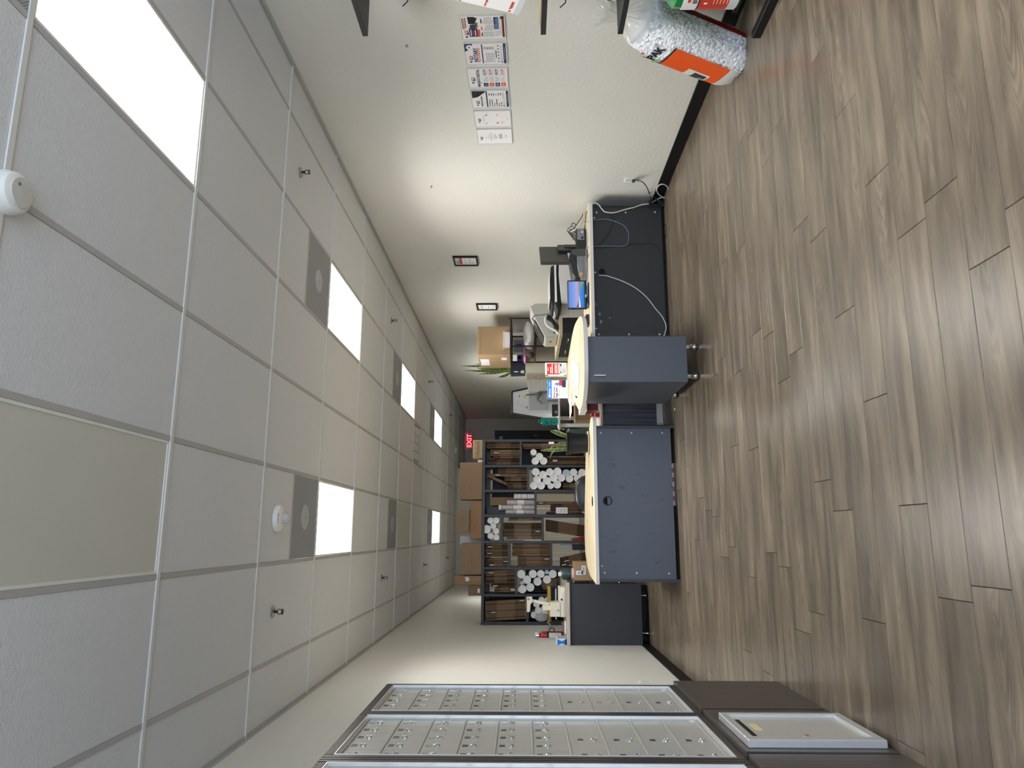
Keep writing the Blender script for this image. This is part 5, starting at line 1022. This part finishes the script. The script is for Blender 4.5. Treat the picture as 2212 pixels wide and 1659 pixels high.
ob('joint', K(t).lathe(tuple(A[1]-Vector((0, .02, 0))), [(.03, 0), (.03, .05)], 16, 'y'), MIDG, t)
t = thing('whiteboard', 'white drawing board in a black frame leaning behind the monitors', 'whiteboard', (2.3, 12.9, .746)); Y = 12.95
c = [at(1106, 846, Y), at(1106, 893, Y), at(1178, 909, Y), at(1178, 826, Y)]; z0 = .747
m = K(t); P = [(c[0].x, c[0].z), (c[1].x, c[1].z), (c[2].x, z0), (c[3].x, z0)]; ob('board', m.prism(P, Y, Y+.012, 'y'), PAPER, t)
for i, nm in ((0, 'top_rail'), (1, 'side_rail'), (3, 'side_rail')):
    u, v = P[i], P[(i+1) % 4]; ob(nm, K(t).tube([(u[0], Y-.004, u[1]), (v[0], Y-.004, v[1])], .017, 6, smooth=0), BLACKP, t)
rn = random.Random(6); m = K(t)
for q in range(5):
    o_ = at(1122+10*q, 872+6*(q % 3), Y); m.tube([(o_.x+.03*math.cos(k)*(1+.3*rn.random()), Y-.002, o_.z+.04*math.sin(k*1.3)) for k in range(7)], .0012, 4)
ob('pen_sketch', m, GREYI, t)
for i, (x, y) in enumerate(((1122, 856), (1138, 880))):
    o_ = at(x, y, Y); ob('black_mark', K(t).box(o_.x-.02, o_.x+.02, Y-.002, Y, o_.z-.006, o_.z+.006), INK, t)
o_ = at(1134, 857, Y); ob('yellow_note', K(t).box(o_.x-.03, o_.x+.03, Y-.003, Y, o_.z-.03, o_.z+.03), mat('note_yellow', (232, 226, 160), .6), t)
t = thing('water_jug', 'large teal water jug with ribbed body on the white desk', 'jug', (1.90, 12.5, .746)); c = (1.925, 12.52, .747); R = .066
ob('body', K(t).lathe(c, [(.0, 0), (R*.95, .004), (R, .03), (R*1.0, .09), (R*.9, .10), (R, .115), (R, .17), (R*.9, .18), (R, .195), (R, .25), (R*.75, .29), (R*.5, .305)], 24), TEALG, t, smooth=True); ob('cap', K(t).lathe(c, [(R*.52, .303), (R*.56, .31), (R*.56, .335), (0, .345)], 20), mat('teal_cap', (16, 120, 112), .3), t, smooth=True)
ob('handle', K(t).tube([(c[0]-R*.7, c[1]-.01, .747+.27), (c[0]-R*1.5, c[1]-.02, .747+.23), (c[0]-R*1.5, c[1]-.02, .747+.10), (c[0]-R*.8, c[1]-.01, .747+.07)], .009, 8), mat('teal_dark', (20, 70, 68), .3), t, smooth=True)
t = thing('keyboard_case', 'black device standing on the white desk below the drawing board', 'device', (2.1, 12.5, .746)); p, q = at(1204, 904, 12.5), at(1191, 892, 12.5)
ob('case', K(t).box(2.02, 2.22, 12.48, 12.6, .746, .85), BLACKP, t, bevel=.006); ob('speaker', K(t).lathe((2.08, 12.475, .78), [(.03, 0), (.02, .01), (0, .012)], 16, 'y'), MIDG, t)
# under and beyond the white desk
tag(ob('cardboard_box', M().box(1.98, 2.5, 12.75, 13.2, .001, .42).box(2.1, 2.2, 12.748, 12.75, .2, .24, 0), KRAFT2, bevel=.004), 'brown cardboard box on the floor under the white desk', 'box')
tag(ob('teal_crate', M().box(1.60, 1.90, 13.3, 13.6, .001, .5).box(1.59, 1.91, 13.29, 13.61, .48, .52), mat('crate_teal', (96, 136, 134), .5), bevel=.004), 'pale teal crate on the floor behind the white desk leg', 'crate')
t = thing('office_chair', 'black office chair tucked behind the middle desk, only its back showing', 'chair', (.30, 8.0, 0)); bc = at(1268, 1066, 7.85)
ob('backrest', blob(K(t), (bc.x, 7.85, .60), (.20, .05, .215), (24, 14), .0, 1, sq=2.8), mat('leather_black', (34, 36, 37), .32, bump=.15, bs=80), t, smooth=True); ob('seat', blob(K(t), (bc.x, 7.78+.32, .45), (.24, .24, .05), (20, 10), 0, 1, sq=3), MC['leather_black'], t, smooth=True)
ob('column', K(t).cyl((bc.x, 8.1, .1), (bc.x, 8.1, .42), .025), CHROME, t)
for i in range(5):
    a = 2*PI*i/5+.3; e = (bc.x+.28*math.cos(a), 8.1+.28*math.sin(a)); l = ob('leg', K(t).tube([(bc.x, 8.1, .11), (e[0], e[1], .07)], .018, 8, smooth=0), BLACKP, t); ob('caster', K(t).lathe((e[0], e[1]-.012, .027), [(0, 0), (.027, 0), (.027, .024), (0, .024)], 14, 'y'), BLACKP, l)
# ================================================================== things on the podium
def standee(label, c, w, h, items, d, side, name='sign_holder', ang=-6):
    t = thing(name, label, 'sign', mw=Matrix.Translation(c) @ Matrix.Rotation(math.radians(ang), 4, 'Z') @ basis((0, 0, h/2), (1, 0, 0), (0, 0, 1)))
    ob('box', M().box(-w/2, w/2, -h/2, h/2, -d, 0), [PAPER], t, bevel=.002); prints(t, w, h, .0002, items)
    if side: ob('side_panel', M().box(-w/2-.001, -w/2, -h/2+.005, h/2-.005, -d+.003, -.003), side, t)
    return t
a, b = at(1225, 812, 7.42), at(1178, 783, 7.42)
standee('white box sign with a red panel of bold white words on the podium top', ((a.x+b.x)/2, 7.42, .902), b.x-a.x, b.z-a.z, [('r', .10, .08, .93, .66, 'r'), ('l', .36, .1, .64, .17, 'w', 1, 2.6)]+[('l', .18, .2+.075*i, .88, .2+.075*i+.11, 'w', 1, 2.6) for i in (0, 1, 2.8, 3.8, 5)]+[('c', .5, .375, .006, 'o'), ('r', .10, .68, .93, .76, 'l'), ('r', .72, .69, .9, .75, 'D', 2), ('r', .2, .7, .32, .745, 'D', 2), ('l', .2, .79, .85, .95, 'g', 5), ('r', .0, .0, .08, .14, 'G'), ('r', .0, .02, .03, .1, 'k', 2), ('r', .01, .86, .075, .98, 'G')], .05, None, ang=4)
a, b = at(1229, 860, 7.25), at(1184, 822, 7.25)
standee('white and blue counter sign reading Store your bags here', ((a.x+b.x)/2, 7.25, .902), b.x-a.x, b.z-a.z, [('r', 0, 0, 1, .2, 'b'), ('c', .1, .1, .009, 'w'), ('t', 'Bounce', .33, .1, .026, 'w', 'CENTER', .0008), ('l', .66, .07, .9, .14, 'w', 1, 2), ('t', 'Store your', .33, .32, .026, 'p', 'CENTER', .0007), ('t', 'bags here', .33, .44, .026, 'n', 'CENTER', .0007), ('l', .1, .52, .5, .6, 'g', 2), ('p', [(.68, .56), (.70, .38), (.78, .32), (.86, .36), (.90, .56)], 'c'), ('p', [(.74, .52), (.77, .38), (.83, .40), (.86, .55)], 'b'), ('r', .70, .56, 1.0, .70, 'r', 2), ('p', [(.62, .70), (1.0, .68), (1.0, .89), (.60, .88)], 'n'), ('l', .1, .9, .9, .93, 'P', 1)], .03, None)
for i, (x, y, w, d, an, l) in enumerate(((1.50, 6.55, .22, .28, 12, 'white leaflet nearest the poster wall on the podium top'), (1.36, 6.2, .22, .28, -22, 'white leaflet in the middle of the podium top'), (1.28, 5.95, .16, .24, 30, 'small white leaflet near the front of the podium top'), (1.22, 6.9, .21, .28, 5, 'white leaflet in front of the blue counter sign'))):
    o = tag(ob('leaflet', M().box(-w/2, w/2, -d/2, d/2, 0, .003).box(-w*.3, w*.3, d*.2, d*.24, .003, .0033, 1).box(-w*.35, w*.3, -.02, -.012, .003, .0033, 1).box(-w*.35, w*.2, -.05, -.04, .003, .0033, 2), [PAPER, GREYI, MK['r']], loc=(x, y, .9005+.0008*i)), l, 'leaflet', 'leaflets on the podium'); o.rotation_euler = (0, 0, math.radians(an))
o = tag(ob('black_pen', M().cyl((-.075, 0, 0), (.065, 0, 0), .005, n=8).cyl((.065, 0, 0), (.078, 0, 0), .0045, .001, n=8), BLACKP, loc=(1.16, 6.15, .906)), 'black pen lying on the podium top', 'pen'); o.rotation_euler = (0, 0, 1.3)
# things on the gap cabinet
t = thing('white_box', 'white and dark red box on the low cabinet beside the podium', 'box', (1.22, 7.25, .608)); p, q = at(1290, 892, 7.3), at(1257, 872, 7.3)
ob('carton', K(t).box(p.x+.01, 1.34, 7.2, 7.42, .608, .72), mat('box_maroon', (92, 34, 46), .4), t, bevel=.002); ob('lid', K(t).box(p.x, 1.35, 7.18, 7.44, .72, .785), PAPER, t, bevel=.002)
t = thing('red_tape_box', 'glossy red box with a white curved mark on the low cabinet', 'box', (1.11, 7.1, .608)); p, q = at(1290, 901, 7.1), at(1276, 892, 7.1)
ob('carton', K(t).box(p.x, q.x, 7.08, 7.16, .608, q.z), RED, t, bevel=.006); m = K(t); cx, cz = (p.x+q.x)/2, (.608+q.z)/2-.008
m.tube([(cx+.016*math.cos(k*PI/6), 7.078, cz+.014*math.sin(k*PI/6)) for k in range(7)], .003, 6); ob('curved_mark', m, WHITE, t)
tag(ob('packing_peanut', M().cyl((-.012, 0, 0), (.012, 0, .002), .007, n=8), mat('peanut_yellow', (226, 206, 150), .7), loc=tuple(at(1458, 884, .008, 2))), 'tiny pale packing peanut dropped on the floor beside the middle desk', 'peanut')
# potted plant on the middle desk
t = thing('nursery_pot_plant', 'black nursery pot with a few drooping snake plant leaves on the middle desk', 'plant', (.845, 6.86, .738)); c = (.845, 6.86, .739)
ob('saucer', K(t).lathe((c[0], c[1], .739), [(0, 0), (.10, .001), (.118, .012), (.115, .014), (.0, .005)], 28), mat('saucer_pale', (214, 206, 190), .4), t, smooth=True)
POT = mat('pot_black', (20, 23, 26), .45, spec=.35); ob('pot', K(t).lathe(c, [(.0, .008), (.088, .008), (.104, .175), (.110, .178), (.113, .196), (.108, .198), (.116, .202), (.118, .214), (.108, .214), (.10, .19), (.0, .19)], 32), POT, t, smooth=True); ob('soil', K(t).lathe((c[0], c[1], .739), [(.102, .188), (.0, .195)], 20), MC['soil'], t)
leaf(t, (.90, 6.86, .92), at(1189, 931, 6.86), .026, (.015, 0, .04), tw=.6); leaf(t, (.82, 6.87, .92), at(1187, 971, 6.87), .012, (.03, 0, .05), tw=.3); leaf(t, (.79, 6.85, .92), at(1167, 973, 6.85), .020, (-.006, 0, 0), tw=.4); leaf(t, (.84, 6.9, .92), at(1205, 956, 6.9), .016, (0, 0, 0), tw=.2); leaf(t, (.81, 6.83, 1.03), at(1187, 991, 6.83), .006, (0, 0, .02))
ob('plant_clip', K(t).box(.835, .855, 6.84, 6.85, 1.07, 1.12), mat('clip_pink', (230, 200, 196), .5), t)
# cartons left behind the middle desk
t, a, b = crate('cardboard_box', 'brown carton with two shipping labels behind the end of the middle desk', 'box', 1241.5, 1268, 1214, 1254, 8.2, .35, KRAFT2, base=.602)
for x0, y0, x1, y1 in ((1256, 1222, 1265.5, 1241), (1244, 1233, 1259, 1242)):
    p, q = at(x1, y1, 8.198), at(x0, y0, 8.198); ob('shipping_label', K(t).box(p.x, q.x, 8.197, 8.199, p.z, q.z), mat('label_bluish', (214, 222, 236), .5), t); ob('barcode', K(t).box(p.x+.015, q.x-.015, 8.1965, 8.197, p.z+(q.z-p.z)*.3, p.z+(q.z-p.z)*.7), GREYI, t)
tag(ob('cardboard_box', M().box(-.42, .05, 8.15, 8.62, .001, .60), mat('kraft_under', (150, 112, 74), .85), bevel=.004), 'big carton on the floor behind the end of the middle desk', 'box')
t = thing('spray_can', 'dark green can with white cap and pink foot on the carton behind the desk', 'can', (-.35, 8.3, a.z)); z = a.z+.001; xx = at(1230, 1240, 8.3).x
ob('can', K(t).lathe((xx, 8.3, z), [(.0, 0), (.06, .0), (.062, .03), (.062, .115), (.05, .135), (.02, .14)], 24), mat('can_green', (46, 66, 64), .35), t, smooth=True); ob('foot_band', K(t).lathe((xx, 8.3, z), [(.063, .001), (.0635, .03)], 24), mat('band_pink', (226, 190, 186), .5), t); ob('cap', K(t).lathe((xx, 8.3, z+.138), [(.024, 0), (.024, .03), (.016, .036), (0, .037)], 18), WHITE, t)
# ================================================================== things on the side counter
ZC2 = .897; IV = mat('ivory_enamel', (226, 220, 202), .4)
t = thing('bench_sealer', 'ivory bench press machine with a long lever arm on the side counter', 'machine', (-.72, 8.35, ZC2)); Y = 8.3
def R2(x0, y0, x1, y1, Y=Y): p, q = at(x1, y1, Y), at(x0, y0, Y); return p.x, q.x, p.z, q.z
x0, x1, z0, z1 = R2(1209, 1268, 1223, 1333); ob('base', K(t).box(x0, x1, Y-.02, Y+.26, ZC2, z1), IV, t, bevel=.008)
x0, x1, z0, z1 = R2(1216.5, 1278, 1222, 1328); ob('grey_strip', K(t).box(x0, x1, Y-.023, Y-.02, z0, z1), mat('strip_grey', (192, 194, 194), .4), t, bevel=.002)
x0, x1, z0, z1 = R2(1188, 1301, 1210.5, 1332.5, Y-.03); bo = ob('head', K(t).box(x0, x1, Y-.03, Y+.16, z0, z1), IV, t, bevel=.004); p = at(1206, 1319, Y-.03)
ob('bolt', K(t).lathe((p.x, Y-.03, p.z), [(.013, 0), (.013, -.004), (.0, -.004)], 16, 'y'), CHROME, t); p = at(1213, 1295, Y-.02); ob('knob', K(t).lathe((p.x, Y-.02, p.z), [(.011, 0), (.011, -.012), (0, -.014)], 14, 'y'), BLACKP, t)
x0, x1, z0, z1 = R2(1207, 1266, 1211, 1298); ob('roller', K(t).cyl((x0, Y+.02, z0+.01), (x1, Y+.02, z0+.01), .018), LIGHTG, t)
a, b = at(1186, 1306, Y+.05), at(1150, 1297, Y+.05); d = (b-a); s = Vector((-d.z, 0, d.x)).normalized()*.020
ob('lever_arm', K(t).prism([((a-s).x, (a-s).z), ((a+s).x, (a+s).z), ((b+s*.7).x, (b+s*.7).z), ((b-s*.7).x, (b-s*.7).z)], Y+.04, Y+.07, 'y'), IV, t, bevel=.003)
ob('upright_plate', K(t).prism([(at(x, y, Y+.03).x, at(x, y, Y+.03).z) for x, y in ((1138, 1289), (1149.5, 1289), (1150.5, 1296), (1151, 1300), (1146, 1305), (1145, 1322), (1138, 1322))], Y+.02, Y+.06, 'y'), IV, t, bevel=.003); p = at(1141.5, 1294, Y+.02); ob('bolt', K(t).lathe((p.x, Y+.02, p.z), [(.011, 0), (.011, -.004), (.0, -.004)], 16, 'y'), CHROME, t)
x0, x1, z0, z1 = R2(1172, 1308, 1188, 1318, Y+.02); ob('neck', K(t).box(x0, x1, Y+.0, Y+.1, z0, z1), IV, t, bevel=.003)
t = thing('fire_extinguisher', 'red fire extinguisher with a black band and white label on the side counter', 'extinguisher', (-1.05, 8.75, ZC2)); Y = 8.75; ctr = at(1190, 1373, Y); zb, zt = ZC2+.001, at(1164, 1373, Y).z; r = .047
ob('cylinder', K(t).lathe((ctr.x, Y, zb), [(0, 0), (r, .006), (r, zt-zb-.05), (r*.85, zt-zb-.02), (r*.4, zt-zb), (0, zt-zb)], 28), RED, t, smooth=True); zz = at(1183, 1373, Y).z; ob('strap', K(t).lathe((ctr.x, Y, 0), [(r*1.03, zz-.012), (r*1.04, zz), (r*1.03, zz+.012)], 28), BLACKP, t, smooth=True)
m = K(t); n = 8; z0, z1 = zb+.03, zz-.014; a0, a1 = math.radians(238), math.radians(320); vs = [(ctr.x+r*1.015*math.cos(a0+(a1-a0)*i/n), Y+r*1.015*math.sin(a0+(a1-a0)*i/n), z) for z in (z0, z1) for i in range(n+1)]; m.add(vs, [(i, i+1, n+2+i, n+1+i) for i in range(n)]); ob('label', m, mat('label_print', (222, 218, 214), .5, var=.12, vs=160), t)
ob('valve', K(t).cyl((ctr.x, Y, zt), (ctr.x, Y, zt+.03), .014).box(ctr.x-.012, ctr.x+.035, Y-.01, Y+.01, zt+.02, zt+.045), CHROME, t); ob('handle', K(t).prism([(ctr.x-.045, zt+.02), (ctr.x+.02, zt+.03), (ctr.x+.02, zt+.042), (ctr.x-.055, zt+.045)], Y-.009, Y+.009, 'y').prism([(ctr.x-.05, zt+.055), (ctr.x+.02, zt+.042), (ctr.x+.02, zt+.052), (ctr.x-.05, zt+.068)], Y-.009, Y+.009, 'y'), STEEL, t); ob('gauge', K(t).cyl((ctr.x+.02, Y-.02, zt+.02), (ctr.x+.02, Y-.03, zt+.02), .014), CHROME, t)
ob('bracket', K(t).box(ctr.x-.02-r, ctr.x-r+.006, Y-.02, Y+.02, zb+.05, zt-.02), BLACKM, t)
t = thing('tissue_box', 'blue and white box at the counter end next to the left wall', 'box', (-1.1, 8.2, ZC2)); p, q = at(1224, 1395, 8.17), at(1203, 1380, 8.17)
w = q.x-p.x; h = q.z-ZC2; ob('carton', K(t).box(p.x, q.x, 8.17, 8.42, ZC2+.001, q.z), PAPER, t, bevel=.002); xm, zm = (p.x+q.x)/2, ZC2+h/2
ob('blue_print', K(t).prism([(p.x+.003, ZC2+.004), (q.x-.003, ZC2+.004), (xm+.012, zm), (q.x-.003, q.z-.004), (p.x+.003, q.z-.004), (xm-.012, zm)], 8.1685, 8.1695, 'y').box(p.x, q.x, 8.1685, 8.1695, ZC2+.002, ZC2+.014), BLUEI, t); ob('side_print', K(t).box(q.x, q.x+.001, 8.18, 8.41, ZC2+.01, q.z-.01), mat('print_blue_pale', (170, 200, 226), .5), t)
t = thing('paper_tray', 'black stacking letter tray behind the bench machine on the side counter', 'tray', (-.85, 8.8, ZC2))
for i in range(2): ob('tier', K(t).box(-.98, -.60, 8.68, 8.98, ZC2+.004+.07*i, ZC2+.012+.07*i).box(-.98, -.60, 8.97, 8.98, ZC2+.012+.07*i, ZC2+.07+.07*i).box(-.98, -.972, 8.68, 8.97, ZC2+.012+.07*i, ZC2+.068+.07*i).box(-.608, -.60, 8.68, 8.97, ZC2+.012+.07*i, ZC2+.068+.07*i), BLACKP, t)
ob('paper_stack', K(t).box(-.96, -.62, 8.69, 8.95, ZC2+.083, ZC2+.093), PAPER, t)
tag(ob('padded_envelope', M().box(-.99, -.60, 8.70, 8.96, 0, .035), mat('manila', (182, 146, 66), .7), loc=(0, 0, ZC2+.145), bevel=.006), 'mustard padded envelopes lying on the black letter tray', 'envelope')
t = thing('scissors', 'scissors with black handles sticking out of a grey pouch by the extinguisher', 'scissors', (-.98, 8.66, 1.0)); a, b = at(1182, 1343, 8.62), at(1197, 1362, 8.62); z_ = ZC2+.2
ob('blades', K(t).tube([a, b], .006, 6, smooth=0).tube([a+Vector((.012, 0, .0)), b+Vector((.016, 0, .0))], .005, 6, smooth=0), STEEL, t); c = at(1192, 1361, 8.62); ob('handle_loop', K(t).tube([(c.x+.022*math.cos(k*PI/5), 8.62, c.z+.03*math.sin(k*PI/5)) for k in range(11)], .006, 7), BLACKP, t)
tag(ob('grey_pouch', blob(M(), (0, 0, 0), (.045, .05, .075), (16, 10), .1, 5), mat('pouch_grey', (140, 142, 152), .8), loc=(at(1184, 1334, 8.66).x, 8.68, ZC2+.255), smooth=True), 'grey pouch on the envelopes behind the bench machine', 'pouch')
tag(ob('notepad', M().box(-1.06, -.93, 8.24, 8.42, 0, .012), PAPER, loc=(0, 0, ZC2+.001), bevel=.002), 'white notepad lying on the side counter beside the blue box', 'notepad')
# ================================================================== hallway: exit sign, doors
t = thing('exit_sign', 'lit red EXIT sign with emergency lamps above the hallway door', 'sign', (2.62, YB-.03, 2.83)); p = at(1014, 952, YB-.05)
GLOW = mat('exit_glow', (255, 26, 48), .4, emit=6); ob('housing', K(t).box(p.x-.17, p.x+.17, YB-.05, YB, p.z-.10, p.z+.10), mat('sign_red', (150, 16, 26), .4, emit=.25), t, bevel=.004)
for s_ in (-1, 1): ob('emergency_lamp', K(t).box(p.x+s_*.27-.06, p.x+s_*.27+.06, YB-.06, YB, p.z-.06, p.z+.05), LIGHTG, t, bevel=.01)
txt(t, 'EXIT', .185, mat('exit_letters', (255, 110, 120), .4, emit=2.5), mw=basis((p.x-2.62, -.0225, p.z-2.83), (1, 0, 0), (0, 0, 1)), bold=.004)
el = bpy.data.lights.new('exit_lamp', 'AREA'); el.size = .3; el.size_y = .16; el.shape = 'RECTANGLE'; el.energy = .12; el.color = (1, .05, .12); eo = bpy.data.objects.new('exit_lamp', el); COL.objects.link(eo); eo.parent = t; eo.location = (p.x-2.62, -.03, p.z-2.83); eo.rotation_euler = (PI/2, 0, 0)
DARKD = mat('door_dark', (36, 40, 46), .45)
d1 = struct('door_1', M().box(1.98, 2.82, YB-.03, YB-.001, 0, 2.10), DARKD); ob('door_frame', M().frame((1.93, 2.87, -.02, 2.15), (1.98, 2.82, -.01, 2.10), YB-.04, YB-.001, 'y'), DARKD, d1); p = at(1150, 938, YB-.05)
ob('door_knob', M().lathe((2.72, YB-.09, 1.0), [(0, 0), (.025, .006), (.028, .03), (.012, .04), (.012, .06)], 16, 'y'), CHROME, d1, smooth=True); ob('door_sign', M().box(2.62, 2.70, YB-.034, YB-.03, 1.93, 2.02), LIGHTG, d1)
d2 = struct('door_2', M().box(-.55, .30, YJ-.035, YJ-.001, 0, 2.05), mat('door_white', (226, 222, 206), .45)); ob('door_frame', M().frame((-.63, .38, -.02, 2.12), (-.55, .30, -.01, 2.05), YJ-.04, YJ-.001, 'y'), WHITE, d2)
for x0, x1 in ((-.46, -.17), (-.08, .21)):
    for z0, z1 in ((.15, .75), (.90, 1.5), (1.62, 1.95)): ob('door_panel', M().frame((x0, x1, z0, z1), (x0+.03, x1-.03, z0+.03, z1-.03), YJ-.045, YJ-.034, 'y'), WHITE, d2)
ob('door_knob', M().lathe((.24, YJ-.09, .98), [(0, 0), (.025, .006), (.028, .03), (.012, .04), (.012, .06)], 16, 'y'), CHROME, d2, smooth=True)
tag(ob('storage_cabinet', M().box(.46, .98, 13.2, 13.7, 0, 1.13).box(.45, .99, 13.19, 13.71, .02, .06), BEIGE, bevel=.006), 'beige cabinet seen through the third bay of the bookcase', 'cabinet')
tag(ob('tall_cabinet', M().box(1.75, 2.12, 17.2, 18.0, 0, 1.5).box(1.76, 2.11, 17.19, 17.2, .05, 1.48), DARKD, bevel=.006), 'dark tall cabinet in the hallway behind the potted plant', 'cabinet')
